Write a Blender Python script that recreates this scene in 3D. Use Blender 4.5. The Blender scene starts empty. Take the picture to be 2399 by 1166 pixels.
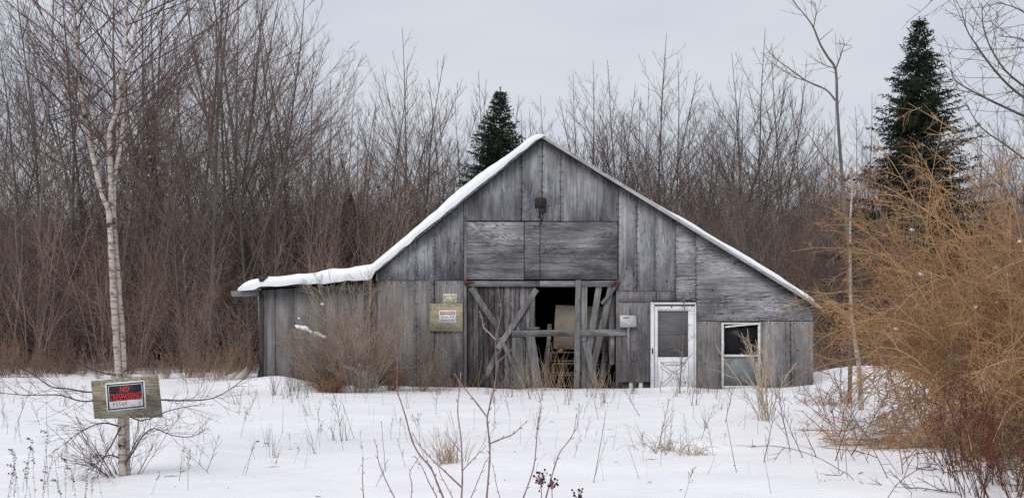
import bpy, math, random
import numpy as np
from mathutils import Vector, Matrix

R = math.radians
scene = bpy.context.scene
C = scene.collection

# ------------------------------------------------------------------ camera
F = 2400.0            # focal length in photograph pixels (2399 wide)
CZ = 1.33             # eye height above the snow
HY = 755.0            # horizon row
cam_d = bpy.data.cameras.new('camera')
cam_d.sensor_width = 36.0
cam_d.lens = F / 2399.0 * 36.0
cam_d.shift_y = (HY - 583.0) / 2399.0
cam_d.clip_end = 3000.0
cam = bpy.data.objects.new('camera', cam_d)
cam.location = (0, 0, CZ)
cam.rotation_euler = (R(90), 0, 0)
C.objects.link(cam)
scene.camera = cam

# ------------------------------------------------------------------ world, sun, exposure
SUN_EL, SUN_AZ = 52.0, 205.0      # soft sun behind thick cloud, over the photographer's shoulder
w = bpy.data.worlds.new('World')
scene.world = w
w.use_nodes = True
nt = w.node_tree
nt.nodes.clear()
wo = nt.nodes.new('ShaderNodeOutputWorld')
bg = nt.nodes.new('ShaderNodeBackground')
bg.inputs['Strength'].default_value = 0.1
sky = nt.nodes.new('ShaderNodeTexSky')
sky.sky_type = 'NISHITA'
sky.sun_disc = False
sky.sun_elevation = R(SUN_EL)
sky.sun_rotation = R(SUN_AZ)
tc = nt.nodes.new('ShaderNodeTexCoord')
mp = nt.nodes.new('ShaderNodeMapping')
mp.inputs['Scale'].default_value = (1.6, 1.6, 5.0)
nz = nt.nodes.new('ShaderNodeTexNoise')
nz.inputs['Scale'].default_value = 1.5
nz.inputs['Detail'].default_value = 4.0
cr = nt.nodes.new('ShaderNodeValToRGB')
cr.color_ramp.elements[0].position = 0.30
cr.color_ramp.elements[0].color = (5.0, 5.36, 6.1, 1)
cr.color_ramp.elements[1].position = 0.72
cr.color_ramp.elements[1].color = (6.45, 6.6, 7.0, 1)
mx = nt.nodes.new('ShaderNodeMix')
mx.data_type = 'RGBA'
mx.inputs['Factor'].default_value = 0.93
L = nt.links.new
L(tc.outputs['Generated'], mp.inputs['Vector'])
L(mp.outputs['Vector'], nz.inputs['Vector'])
L(nz.outputs['Fac'], cr.inputs['Fac'])
L(sky.outputs['Color'], mx.inputs['A'])
L(cr.outputs['Color'], mx.inputs['B'])
L(mx.outputs['Result'], bg.inputs['Color'])
L(bg.outputs['Background'], wo.inputs['Surface'])

sun_d = bpy.data.lights.new('sun', 'SUN')
sun_d.energy = 1.5
sun_d.angle = R(30)
sun_d.color = (1.0, 0.985, 0.96)
sun = bpy.data.objects.new('sun', sun_d)
az, el = R(SUN_AZ), R(SUN_EL)
to_sun = Vector((math.sin(az) * math.cos(el), math.cos(az) * math.cos(el), math.sin(el)))
sun.rotation_euler = (-to_sun).to_track_quat('-Z', 'Y').to_euler()
sun.location = (0, -10, 30)
C.objects.link(sun)

scene.view_settings.view_transform = 'Standard'
scene.view_settings.look = 'None'
scene.view_settings.exposure = 0.21
scene.view_settings.gamma = 1.0
scene.view_settings.use_curve_mapping = False
scene.render.engine = 'CYCLES'
scene.cycles.max_bounces = 6
scene.cycles.diffuse_bounces = 3
scene.cycles.glossy_bounces = 2
scene.cycles.transmission_bounces = 4
scene.cycles.use_denoising = False
scene.cycles.use_adaptive_sampling = False
scene.cycles.caustics_reflective = False
scene.cycles.caustics_refractive = False

# ------------------------------------------------------------------ helpers
rng = random.Random(7)


def at(px, py, Y):
    return Vector(((px - 1199.5) * Y / F, Y, CZ + (HY - py) * Y / F))


def vnoise(x, y, seed=0):
    x = np.asarray(x, float); y = np.asarray(y, float)
    xi = np.floor(x); yi = np.floor(y)
    fx = x - xi; fy = y - yi
    fx = fx * fx * (3 - 2 * fx); fy = fy * fy * (3 - 2 * fy)

    def h(a, b):
        v = np.sin(a * 127.1 + b * 311.7 + seed * 74.7) * 43758.5453
        return v - np.floor(v)
    return (h(xi, yi) * (1 - fx) + h(xi + 1, yi) * fx) * (1 - fy) + (h(xi, yi + 1) * (1 - fx) + h(xi + 1, yi + 1) * fx) * fy


BY = 21.24                          # depth of the barn front
BX = (1268 - 1199.5) * BY / F       # ridge
S = F / BY                          # 113 photo pixels per metre on the front


def lx(px): return (px - 1268.0) / S
def lz(py): return CZ + (HY - py) / S


BXL, BXR = BX + lx(607), BX + lx(1905)
BDEPTH = 9.0


def ground(x, y):
    x = np.asarray(x, float); y = np.asarray(y, float)
    z = 0.055 * (vnoise(x / 2.7, y / 2.1, 1) - .5) + 0.10 * (vnoise(x / 8.0, y / 7.0, 2) - .5) + 0.034 * (vnoise(x / .9, y / .6, 3) - .5)
    z = z + 0.014 * (vnoise(x / .4, y / .3, 9) - .5)

    def g(px, Y, a, sx, sy):
        X = (px - 1199.5) * Y / F
        return a * np.exp(-((x - X) / sx) ** 2 - ((y - Y) / sy) ** 2)
    z = z + g(655, 21.0, .22, .75, .6) + g(560, 21.6, .14, .9, .9) + g(1985, 23.2, .26, .95, 1.3) + g(2090, 22.0, .25, 1.2, 1.3)
    z = z - g(1770, 20.9, .07, 1.3, .7) + g(1640, 10.9, .10, .33, .22) + g(1545, 10.7, .05, .3, .2) + g(1190, 21.0, .035, .12, .3)
    z = z + g(2180, 9.5, .12, 1.0, 1.0)
    z = z + np.where((x > BXL - .2) & (x < BXR + .2), 1, 0) * np.exp(-((y - BY) / .28) ** 2) * .09 * (vnoise(x / .7, y * 0 + 4.4, 13) - .35)
    far = np.clip((y - 60) / 200, 0, 1)
    z = z + far * 6.0 * vnoise(x / 90.0, y / 90.0, 5)
    inside = (x > BXL + .06) & (x < BXR - .06) & (y > BY + .13) & (y < BY + BDEPTH - .1)
    return np.where(inside, z - .45, z)


def gz(x, y): return float(ground(x, y))


def gpx(px, py):
    """a spot on the snow seen at that place of the photograph"""
    Y = CZ * F / (py - HY)
    X = (px - 1199.5) * Y / F
    return Vector((X, Y, gz(X, Y)))


class G:
    """collects triangles and quads; builds one mesh"""
    def __init__(self):
        self.v = []; self.q = []; self.t = []; self.n = 0

    def add(self, V, quads=None, tris=None):
        V = np.asarray(V, np.float32).reshape(-1, 3)
        self.v.append(V)
        if quads is not None and len(quads): self.q.append(np.asarray(quads, np.int32).reshape(-1, 4) + self.n)
        if tris is not None and len(tris): self.t.append(np.asarray(tris, np.int32).reshape(-1, 3) + self.n)
        self.n += len(V)
        return self

    def arrays(self):
        V = np.concatenate(self.v)
        Q = np.concatenate(self.q) if self.q else np.zeros((0, 4), np.int32)
        T = np.concatenate(self.t) if self.t else np.zeros((0, 3), np.int32)
        return V, Q, T

    def mesh(self, name, mat, smooth=False):
        V, Q, T = self.arrays()
        me = bpy.data.meshes.new(name)
        me.vertices.add(len(V)); me.vertices.foreach_set('co', V.ravel())
        nl = Q.size + T.size
        me.loops.add(nl)
        me.loops.foreach_set('vertex_index', np.concatenate([Q.ravel(), T.ravel()]).astype(np.int32))
        npoly = len(Q) + len(T)
        me.polygons.add(npoly)
        starts = np.concatenate([np.arange(len(Q)) * 4, Q.size + np.arange(len(T)) * 3]).astype(np.int32)
        me.polygons.foreach_set('loop_start', starts)
        if smooth: me.polygons.foreach_set('use_smooth', np.ones(npoly, bool))
        me.update(calc_edges=True)
        me.validate()
        if mat: me.materials.append(mat)
        return me

    # --- shapes
    def box(self, x0, x1, y0, y1, z0, z1):
        V = [(x, y, z) for x in (x0, x1) for y in (y0, y1) for z in (z0, z1)]
        return self.add(V, [(0, 1, 3, 2), (4, 6, 7, 5), (0, 4, 5, 1), (2, 3, 7, 6), (0, 2, 6, 4), (1, 5, 7, 3)])

    def prism(self, poly, y0, y1):
        """polygon in x,z (anticlockwise seen from the camera side) with thickness in y"""
        n = len(poly)
        V = [(p[0], y0, p[1]) for p in poly] + [(p[0], y1, p[1]) for p in poly]
        T = []
        for i in range(1, n - 1):
            T += [(0, i, i + 1), (n, n + i + 1, n + i)]
        Q = [((i + 1) % n, i, n + i, n + (i + 1) % n) for i in range(n)]
        return self.add(V, Q, T)

    def board(self, a, b, wdt, thk, wv=None):
        """bevelled plank from a to b (3-D), wdt in the x-z plane, thk in y"""
        a = Vector(a); b = Vector(b)
        d = (b - a).normalized()
        n = Vector((0, 1, 0)); n = (n - d * n.dot(d)).normalized()
        s = d.cross(n)
        c = min(thk, wdt) * .12
        ring = [(-wdt / 2 + c, -thk / 2), (wdt / 2 - c, -thk / 2), (wdt / 2, -thk / 2 + c), (wdt / 2, thk / 2 - c), (wdt / 2 - c, thk / 2), (-wdt / 2 + c, thk / 2), (-wdt / 2, thk / 2 - c), (-wdt / 2, -thk / 2 + c)]
        V = []
        Ln = (b - a).length
        bow = rng.uniform(-1, 1) * min(.012, Ln * .006)
        rag = min(.018, wdt * .16)
        for m, p in enumerate((a, a.lerp(b, .35), a.lerp(b, .7), b)):
            kw = 1 + rng.uniform(-.05, .05)
            for (i, j) in ring:
                V.append(p + s * (i * kw + (bow if 0 < m < 3 else 0)) + n * j + d * (rng.uniform(-rag, rag) if m in (0, 3) else 0))
        Q = [(8 * m + k, 8 * m + (k + 1) % 8, 8 * m + 8 + (k + 1) % 8, 8 * m + 8 + k) for m in range(3) for k in range(8)]
        T = [(0, k + 1, k) for k in range(1, 7)] + [(24, 24 + k, 25 + k) for k in range(1, 7)]
        return self.add(V, Q, T)

    def tubes(self, polys, sides=3):
        by = {}
        for P, r in polys: by.setdefault(len(P), []).append((P, r))
        for K, lst in by.items():
            P = np.array([[tuple(q) for q in p] for p, _ in lst], np.float64)
            Rr = np.array([r for _, r in lst], np.float64)
            N = len(lst)
            T = np.empty_like(P)
            T[:, 1:-1] = P[:, 2:] - P[:, :-2]; T[:, 0] = P[:, 1] - P[:, 0]; T[:, -1] = P[:, -1] - P[:, -2]
            T /= np.linalg.norm(T, axis=2, keepdims=True) + 1e-9
            D = P[:, -1] - P[:, 0]
            ref = np.where((np.abs(D[:, 2:3]) > .7 * np.linalg.norm(D, axis=1, keepdims=True)), np.array([[1., 0.13, 0]]), np.array([[0.1, 0, 1.]]))
            U = np.cross(T, ref[:, None, :]); U /= np.linalg.norm(U, axis=2, keepdims=True) + 1e-9
            W = np.cross(T, U)
            ang = np.arange(sides) * 2 * np.pi / sides
            V = P[:, :, None, :] + Rr[:, :, None, None] * (np.cos(ang)[None, None, :, None] * U[:, :, None, :] + np.sin(ang)[None, None, :, None] * W[:, :, None, :])
            base = (np.arange(N) * K * sides)[:, None, None]
            k = (np.arange(K - 1) * sides)[None, :, None]
            s = np.arange(sides)[None, None, :]
            s2 = (s + 1) % sides
            Q = np.stack([base + k + s, base + k + s2, base + k + sides + s2, base + k + sides + s], axis=-1)
            self.add(V.reshape(-1, 3), Q.reshape(-1, 4))
        return self

    def merge(self, arr, M4):
        V, Q, T = arr
        A = np.array(M4)
        self.add(V @ A[:3, :3].T + A[:3, 3], Q, T)


def tag(o, label=None, cat=None, group=None, kind=None):
    if label: o['label'] = label
    if cat: o['category'] = cat
    if group: o['group'] = group
    if kind: o['kind'] = kind
    return o


def obj(name, me, parent=None):
    o = bpy.data.objects.new(name, me)
    C.objects.link(o)
    if parent is not None: o.parent = parent
    return o


def empty(name, loc, label=None, cat=None, group=None):
    o = bpy.data.objects.new(name, None)
    o.empty_display_size = .2
    o.location = loc
    C.objects.link(o)
    return tag(o, label, cat, group)


# ------------------------------------------------------------------ materials
class NT:
    def __init__(self, name, rough=.9, spec=.25):
        self.m = bpy.data.materials.new(name)
        self.m.use_nodes = True
        self.t = self.m.node_tree
        self.b = self.t.nodes['Principled BSDF']
        self.b.inputs['Roughness'].default_value = rough
        self.b.inputs['Specular IOR Level'].default_value = spec
        self._co = None

    def n(self, typ, ins=None, **props):
        x = self.t.nodes.new(typ)
        for k, v in props.items(): setattr(x, k, v)
        for k, v in (ins or {}).items():
            if isinstance(v, bpy.types.NodeSocket): self.t.links.new(v, x.inputs[k])
            else: x.inputs[k].default_value = v
        return x

    def co(self, rnd=True):
        if self._co is None:
            t = self.n('ShaderNodeTexCoord').outputs['Object']
            if rnd:
                r = self.n('ShaderNodeObjectInfo').outputs['Random']
                v = self.n('ShaderNodeVectorMath', {0: (37.3, 11.9, 71.7)}, operation='SCALE')
                self.t.links.new(r, v.inputs['Scale'])
                t = self.n('ShaderNodeVectorMath', {0: t, 1: v.outputs[0]}, operation='ADD').outputs[0]
            self._co = t
        return self._co

    def noise(self, scale, s=1.0, detail=4, rough=.6, dist=0.0, vec=None):
        v = self.n('ShaderNodeMapping', {'Vector': vec or self.co(), 'Scale': scale}).outputs[0]
        return self.n('ShaderNodeTexNoise', {'Vector': v, 'Scale': s, 'Detail': detail, 'Roughness': rough, 'Distortion': dist}).outputs['Fac']

    def math(self, op, a, b=0.0, c=0.0):
        return self.n('ShaderNodeMath', {0: a, 1: b, 2: c}, operation=op).outputs[0]

    def ramp(self, fac, stops):
        r = self.n('ShaderNodeValToRGB', {'Fac': fac})
        e = r.color_ramp.elements
        while len(e) < len(stops): e.new(.5)
        for el_, (p, c) in zip(e, stops):
            el_.position = p; el_.color = (*c, 1)
        return r.outputs['Color']

    def mix(self, fac, a, b, mode='MIX'):
        x = self.n('ShaderNodeMix', None, data_type='RGBA', blend_type=mode)
        for k, v in (('Factor', fac), ('A', a), ('B', b)):
            sk = [i for i in x.inputs if i.name == k and (i.type == 'RGBA' or k == 'Factor')][0]
            if isinstance(v, bpy.types.NodeSocket): self.t.links.new(v, sk)
            else: sk.default_value = v if k == 'Factor' else (*v, 1)
        return [o for o in x.outputs if o.type == 'RGBA'][0]

    def color(self, c):
        if isinstance(c, bpy.types.NodeSocket): self.t.links.new(c, self.b.inputs['Base Color'])
        else: self.b.inputs['Base Color'].default_value = (*c, 1)
        return self

    def bump(self, h, strength=.3, dist=.01):
        b = self.n('ShaderNodeBump', {'Height': h, 'Strength': strength, 'Distance': dist})
        self.t.links.new(b.outputs[0], self.b.inputs['Normal'])
        return self


def sc(c, k): return tuple(x * k for x in c)


def wood(name, tint=(1, 1, 1.03), lo=.045, mid=.15, hi=.33, horiz=False, figure=0.0, knots=True, var=.35, k=1.0, tilt=0.0):
    """weathered wood: long streaks along the grain, blotches, rotary-cut figure, knots"""
    n = NT(name, .92, .15)
    along, across = .8 * k, 26.0 * k
    sc3 = (lambda a, b: (a, b, b)) if horiz else (lambda a, b: (b, b, a))
    streak = n.noise(sc3(along, across), detail=6, rough=.68, dist=.2)
    fine = n.noise(sc3(3.5 * k, 120.0), detail=3)
    blotch = n.noise(sc3(.9 * k, 2.6 * k), detail=5, rough=.65)
    f = n.math('MULTIPLY_ADD', streak, .42, n.math('MULTIPLY_ADD', blotch, .66, n.math('MULTIPLY', fine, .20)))
    f = n.math('SUBTRACT', f, .14)
    if figure > 0:
        ring = n.noise(sc3(.8 * k, 6.4 * k), detail=3, rough=.5, dist=1.1)
        ring = n.math('SINE', n.math('MULTIPLY', ring, 80.0))
        patch = n.math('MULTIPLY', n.math('MAXIMUM', n.math('SUBTRACT', n.noise(sc3(1.1 * k, 1.9 * k), detail=3), .34), 0.0), 3.2)
        ring = n.math('MULTIPLY', n.math('MULTIPLY', ring, figure), patch)
        f = n.math('ADD', f, ring)
    col = n.ramp(f, [(.33, sc(tint, lo)), (.49, sc(tint, mid)), (.68, sc(tint, hi))])
    if knots:
        vv = n.n('ShaderNodeTexVoronoi', {'Vector': n.n('ShaderNodeMapping', {'Vector': n.co(), 'Scale': (1, .05, .8) if not horiz else (.8, .05, 1)}).outputs[0], 'Scale': 3.1}).outputs['Distance']
        k = n.ramp(vv, [(.045, (0, 0, 0)), (.075, (1, 1, 1))])
        col = n.mix(.75, col, k, 'MULTIPLY')
    rnd = n.n('ShaderNodeObjectInfo').outputs['Random']
    mul = n.math('MULTIPLY_ADD', rnd, var, 1 - var / 2)
    c3 = n.n('ShaderNodeCombineColor', {0: mul, 1: mul, 2: mul}).outputs[0]
    col = n.mix(1.0, col, c3, 'MULTIPLY')
    n.color(col).bump(f, .5, .006)
    return n.m


def twig(name, c1, c2, s=6.0, rough=.85, vary=.35):
    n = NT(name, rough, .2)
    f = n.noise((1, 1, 1), s, 3)
    col = n.ramp(f, [(.35, c1), (.68, c2)])
    rnd = n.n('ShaderNodeObjectInfo').outputs['Random']
    mul = n.math('MULTIPLY_ADD', rnd, vary, 1 - vary / 2)
    c3 = n.n('ShaderNodeCombineColor', {0: mul, 1: mul, 2: mul}).outputs[0]
    return n.color(n.mix(1.0, col, c3, 'MULTIPLY')).m


def plain(name, c, rough=.7, spec=.3, s=9.0, amp=.25):
    n = NT(name, rough, spec)
    f = n.noise((1, 1, 1), s, 5)
    n.color(n.ramp(f, [(.3, sc(c, 1 - amp)), (.7, sc(c, 1 + amp * .6))]))
    n.bump(f, .15, .003)
    return n.m


MT = {}
MT['ply_v'] = wood('weathered_plywood_upright', (1, 1, 1.05), .05, .185, .42, False, .07)
MT['ply_v2'] = wood('weathered_plywood_pale', (1, 1, 1.03), .08, .24, .48, False, .08)
MT['ply_h'] = wood('weathered_plywood_level', (1, .99, 1.02), .055, .19, .40, True, .15)
MT['ply_hd'] = wood('dark_plywood_level', (1, .98, .99), .03, .11, .28, True, .09)
MT['ply_low'] = wood('weathered_plywood_brown', (1.05, .98, .985), .055, .155, .31, False, .06)
MT['plank_shed'] = wood('shed_plank', (1.05, .98, .985), .065, .15, .26, False, .02, False, .22)
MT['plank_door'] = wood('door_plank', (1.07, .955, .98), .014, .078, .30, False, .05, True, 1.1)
MT['board'] = wood('grey_board', (1.02, 1, 1), .045, .14, .30, False, .05, True, .4)
MT['board_h'] = wood('grey_board_level', (1.02, 1, 1), .045, .14, .30, True, .05, True, .4)
MT['board_pale'] = wood('pale_trim', (1.02, 1, .97), .22, .36, .5, True, 0, False, .2)
MT['fresh_ply'] = wood('newer_plywood', (1.12, 1.0, .66), .15, .31, .48, True, .15, False, .05, 2.2)
MT['sign_ply'] = wood('sign_plywood', (1.15, 1.0, .74), .08, .20, .36, True, .19, False, .05, 2.6)
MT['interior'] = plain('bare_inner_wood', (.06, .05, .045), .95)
MT['dirt'] = plain('dirt_floor', (.05, .04, .032), 1)
MT['rust'] = plain('rusty_iron', (.10, .035, .025), .8, .3, 30, .5)
MT['rust_dark'] = plain('dark_rusty_iron', (.034, .025, .021), .8, .3, 20, .5)
MT['wire'] = plain('old_wire', (.03, .028, .028), .8)
MT['white_paint'] = plain('white_paint', (.68, .685, .69), .55, .3, 5, .16)
MT['old_white'] = plain('flaking_white_paint', (.60, .60, .58), .7, .3, 14, .3)
MT['plate'] = plain('pale_plate', (.48, .49, .49), .6, .3, 12, .2)
MT['cream'] = plain('cream_sign', (.74, .69, .50), .6, .3, 20, .06)
MT['sign_white'] = plain('white_sign', (.74, .75, .76), .5, .3, 20, .05)
MT['sign_black'] = plain('black_ink', (.018, .018, .022), .5, .3, 20, .1)
MT['sign_navy'] = plain('dark_border_ink', (.03, .03, .05), .5, .3, 20, .1)
MT['sign_red'] = plain('red_ink', (.62, .035, .035), .5, .3, 20, .1)
MT['sign_red2'] = plain('warning_red_ink', (.52, .07, .10), .5, .3, 20, .1)
MT['sign_grey'] = plain('grey_ink', (.12, .12, .13), .6)
MT['mattress'] = plain('dusty_tan_sheet', (.30, .25, .20), .95, .1, 3, .25)
MT['pallet'] = plain('pallet_wood', (.13, .098, .078), .95)
MT['cardboard'] = plain('cardboard', (.30, .15, .07), .95)
MT['shingle'] = plain('asphalt_shingle', (.06, .058, .058), .95, .1, 40, .4)
MT['pale_board'] = plain('pale_weathered_sheet', (.42, .40, .34), .9)
MT['barrel'] = plain('pale_drum', (.42, .42, .43), .7, .2, 5, .3)
MT['hose'] = plain('black_hose', (.02, .02, .022), .6)

n = NT('snow', .55, .25)
f1 = n.noise((1, 1, 1), 2.2, 6, .6)
f2 = n.noise((1, 1.0, 1), 30.0, 3, .6)
n.color(n.ramp(f1, [(.3, (.825, .815, .855)), (.7, (.89, .878, .893))]))
f3 = n.noise((1.2, 4.5, 1), 2.4, 4, .6)
n.bump(n.math('ADD', n.math('MULTIPLY_ADD', f2, .05, f1), n.math('MULTIPLY', f3, .5)), .5, .035)
MT['snow'] = n.m
n = NT('roof_snow', .55, .25)
f1 = n.noise((1, 1, 1), 3.0, 5, .6)
n.color((.87, .88, .90)).bump(f1, .4, .03)
MT['roof_snow'] = n.m
n = NT('ice', .08, .5)
n.color((.75, .8, .85)); n.b.inputs['Transmission Weight'].default_value = .6
MT['ice'] = n.m
n = NT('pale_reflection_glass', .42, .2)
f1 = n.noise((1, 1, 1), 5, 5)
n.color(n.ramp(f1, [(.3, (.12, .127, .135)), (.75, (.22, .23, .24))]))  # pale reflection in the lower pane is put into its base colour
MT['glass'] = n.m
n = NT('screen_mesh', .7, .2)
f1 = n.noise((1, 1, 5), 2, 3)
n.color(n.ramp(f1, [(.3, (.085, .085, .09)), (.75, (.14, .14, .145))]))
MT['screen'] = n.m
n = NT('dark_glass', .1, .5)
n.color((.012, .012, .014)); n.b.inputs['Specular IOR Level'].default_value = .12; n.b.inputs['Roughness'].default_value = .3
MT['dark_glass'] = n.m

n = NT('birch_bark', .8, .2)
lent = n.noise((9, 9, 60), 1, 3, .6)
pat = n.noise((5, 5, 9), 1, 5, .7)
big = n.noise((2, 2, 1.2), 1, 3)
base = n.ramp(big, [(.3, (.32, .268, .222)), (.65, (.56, .50, .435))])
dk = n.ramp(lent, [(.38, (.25, .2, .18)), (.50, (1, 1, 1))])
dk2 = n.ramp(pat, [(.36, (.13, .11, .10)), (.46, (1, 1, 1))])
n.color(n.mix(1, n.mix(.8, base, dk, 'MULTIPLY'), dk2, 'MULTIPLY')).bump(pat, .4, .01)
MT['birch'] = n.m


def bark(name, c1, c2):
    n = NT(name, .95, .1)
    f = n.noise((14, 14, 2.2), 1, 5, .7)
    g = n.noise((1, 1, .6), 1.2, 3)
    col = n.ramp(n.math('MULTIPLY_ADD', f, .6, n.math('MULTIPLY', g, .4)), [(.32, c1), (.66, c2)])
    rnd = n.n('ShaderNodeObjectInfo').outputs['Random']
    mul = n.math('MULTIPLY_ADD', rnd, .5, .75)
    c3 = n.n('ShaderNodeCombineColor', {0: mul, 1: mul, 2: mul}).outputs[0]
    n.color(n.mix(1, col, c3, 'MULTIPLY')).bump(f, .5, .01)
    return n.m


MT['bark'] = bark('grey_bark', (.06, .053, .049), (.17, .152, .14))
MT['bark_pale'] = bark('pale_aspen_bark', (.10, .09, .08), (.27, .25, .225))
MT['twig'] = twig('grey_brown_twig', (.118, .089, .076), (.215, .168, .146))
MT['twig_red'] = twig('red_brown_twig', (.14, .092, .077), (.235, .165, .14))
MT['thicket'] = twig('thicket_twig', (.16, .113, .092), (.31, .23, .19), .8)
MT['thicket_low'] = twig('thicket_low_twig', (.17, .105, .075), (.34, .24, .17), .6)
MT['birch_twig'] = twig('birch_twig', (.07, .042, .04), (.13, .08, .072))
MT['needle'] = twig('spruce_needle', (.012, .017, .009), (.034, .043, .024), 1.2)
MT['deadtwig'] = twig('dead_spruce_twig', (.03, .022, .018), (.07, .05, .04), 3.0)
n = NT('golden_twig', .8, .2)
n.color(n.ramp(n.noise((1, 1, 1), 1.5, 4, .6), [(.30, (.20, .135, .09)), (.45, (.345, .198, .098)), (.58, (.485, .28, .137)), (.72, (.60, .42, .25))]))
MT['gold'] = n.m
MT['gold_old'] = twig('golden_brown_cane', (.23, .135, .065), (.46, .30, .165), 1.6, .8, .2)
MT['gold_pale'] = twig('pale_golden_cane', (.33, .215, .115), (.55, .39, .235), 3, .8, .2)
MT['bramble'] = twig('bramble_twig', (.10, .065, .04), (.22, .15, .10), 4)
MT['rust_weed'] = twig('rust_weed', (.07, .022, .016), (.15, .05, .035), 8)
MT['brown_shrub'] = twig('brown_shrub_twig', (.20, .150, .112), (.35, .28, .215), 2.0)
MT['orange_shrub'] = twig('orange_shrub_twig', (.22, .125, .065), (.38, .235, .135), 2.0)
MT['pale_shrub'] = twig('pale_shrub_twig', (.36, .30, .215), (.54, .46, .35), 3.0)
MT['straw'] = twig('dry_straw', (.30, .21, .12), (.50, .38, .25), 5.0)
MT['weed'] = twig('dry_weed', (.085, .062, .055), (.19, .145, .125), 5.0)
MT['seed'] = twig('seed_head', (.06, .045, .04), (.14, .11, .095), 20)
MT['dogwood'] = twig('red_twig_bark', (.20, .120, .122), (.34, .235, .235), 14.0)
MT['berry'] = twig('dark_berry', (.04, .012, .016), (.09, .03, .035), 30)

# ------------------------------------------------------------------ snow ground
ys = np.unique(np.concatenate([np.arange(-16, 2, 1.0), np.arange(2, 24, .12), [BY + .10, BY + .16], np.arange(24, 60, .6), 60 * 1.07 ** np.arange(0, 36)]))
xs_half = np.concatenate([np.arange(0, 9, .15), np.arange(9, 20, .5), np.arange(20, 60, 2), 60 * 1.12 ** np.arange(0, 21)])
xs = np.unique(np.concatenate([-xs_half, xs_half, [BXL + .03, BXL + .09, BXR - .09, BXR - .03]]))
XX, YY = np.meshgrid(xs, ys)
ZZ = ground(XX, YY)
nx, ny = len(xs), len(ys)
ii = (np.arange(ny - 1)[:, None] * nx + np.arange(nx - 1)[None, :]).ravel()
gq = np.stack([ii, ii + 1, ii + nx + 1, ii + nx], 1)
g = G().add(np.stack([XX, YY, ZZ], -1).reshape(-1, 3), gq)
tag(obj('snow_ground', g.mesh('snow_ground', MT['snow'], True)), kind='structure')

# ------------------------------------------------------------------ the barn
barn = empty('barn', (BX, BY, 0), 'weathered grey plywood barn with broken plank doors and snow on its roof', 'barn')
SL, SR = .813, .6135      # roof slopes (photo)


def roof_y(px):
    return 323 + ((1268 - px) * SL if px < 1268 else (px - 1268) * SR)


def poly_px(pts): return [(lx(x), lz(y)) for x, y in pts]


GAP = 1.0   # px of open joint round each sheet


def panel(name, x0, x1, y0, y1, m, parent=barn, off=None, thk=.016):
    """sheet between two columns; y0 None = cut to the roof line"""
    r = random.Random(int(x0 * 31 + x1 * 7 + y1))
    x0 += GAP * .6; x1 -= GAP * .6
    j = lambda: r.uniform(-.7, .7)
    pts = [(x0 + j(), y1 - GAP * .6), (x1 + j(), y1 - GAP * .6 + j() * .5)]
    if y0 is None:
        pts.append((x1 + j(), roof_y(x1) + 1))
        if x0 < 1268 < x1: pts.append((1268, 324))
        pts.append((x0 + j(), roof_y(x0) + 1))
    else:
        pts += [(x1 + j(), y0 + GAP * .6 + j() * .5), (x0 + j(), y0 + GAP * .6)]
    if off is None: off = r.uniform(-.007, .004)
    g = G().prism(poly_px(pts), off, off + thk)
    return obj(name, g.mesh(name, MT[m]), parent)


BOT = 945
# gable
panel('panel', 1087, 1222, None, 517, 'ply_v')
panel('panel', 1222, 1270, None, 517, 'ply_v2')
panel('panel', 1270, 1314, None, 518, 'ply_v2')
panel('panel', 1314, 1449, None, 518, 'ply_v')
# right of the doors, upper
panel('panel', 1449, 1492, None, 682, 'ply_v2')
panel('panel', 1492, 1537, None, 682, 'ply_v2')
panel('panel', 1537, 1583, None, 682, 'ply_v2')
panel('panel', 1537, 1583, 682, 708, 'ply_low')
panel('panel', 1583, 1631, None, 647, 'ply_h')
panel('panel', 1583, 1631, 647, 708, 'ply_h')
panel('panel', 1631, 1905, None, 752, 'ply_h')
# right of the doors, lower
panel('panel', 1447, 1537, 682, 708, 'ply_low')
panel('panel', 1447, 1524, 708, 895, 'ply_low')
panel('panel', 1630, 1690, 752, BOT, 'ply_low')
panel('panel', 1690, 1780, 911, BOT, 'ply_low')
panel('panel', 1780, 1852, 752, BOT, 'ply_low')
panel('panel', 1852, 1906, 752, BOT, 'ply_low')
# left of the doors
panel('panel', 880, 975, None, 657, 'ply_v')
panel('panel', 975, 1018, None, 657, 'ply_v')
panel('panel', 1018, 1087, None, 657, 'ply_v')
panel('panel', 884, 975, 657, BOT, 'ply_low')
panel('panel', 975, 1018, 657, BOT, 'ply_low')
panel('panel', 1018, 1087, 657, BOT, 'ply_low')
# boarded-over loft opening
panel('panel', 1092, 1228, 519, 655, 'ply_h', off=-.002)
panel('panel', 1228, 1447, 519, 655, 'ply_hd', off=.001)
# frame posts and studs behind the sheets
for px in (611, 884, 975, 1018, 1089, 1222, 1314, 1448, 1583, 1633, 1686, 1784, 1852, 1899):
    top = roof_y(px) + 6 if px > 870 else 676
    low = 520 if 1100 < px < 1440 else BOT
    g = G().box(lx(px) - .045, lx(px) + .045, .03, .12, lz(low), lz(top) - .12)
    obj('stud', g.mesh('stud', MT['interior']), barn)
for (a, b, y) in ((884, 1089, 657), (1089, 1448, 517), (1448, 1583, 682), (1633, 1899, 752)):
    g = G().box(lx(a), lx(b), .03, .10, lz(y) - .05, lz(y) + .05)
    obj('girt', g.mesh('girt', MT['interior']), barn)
# door posts
obj('door_post', G().box(lx(1087), lx(1093.5), -.012, .10, lz(BOT), lz(517)).mesh('door_post', MT['board']), barn)
obj('door_post', G().box(lx(1443.5), lx(1449), -.004, .10, lz(BOT), lz(656)).mesh('door_post', MT['board']), barn)
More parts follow.
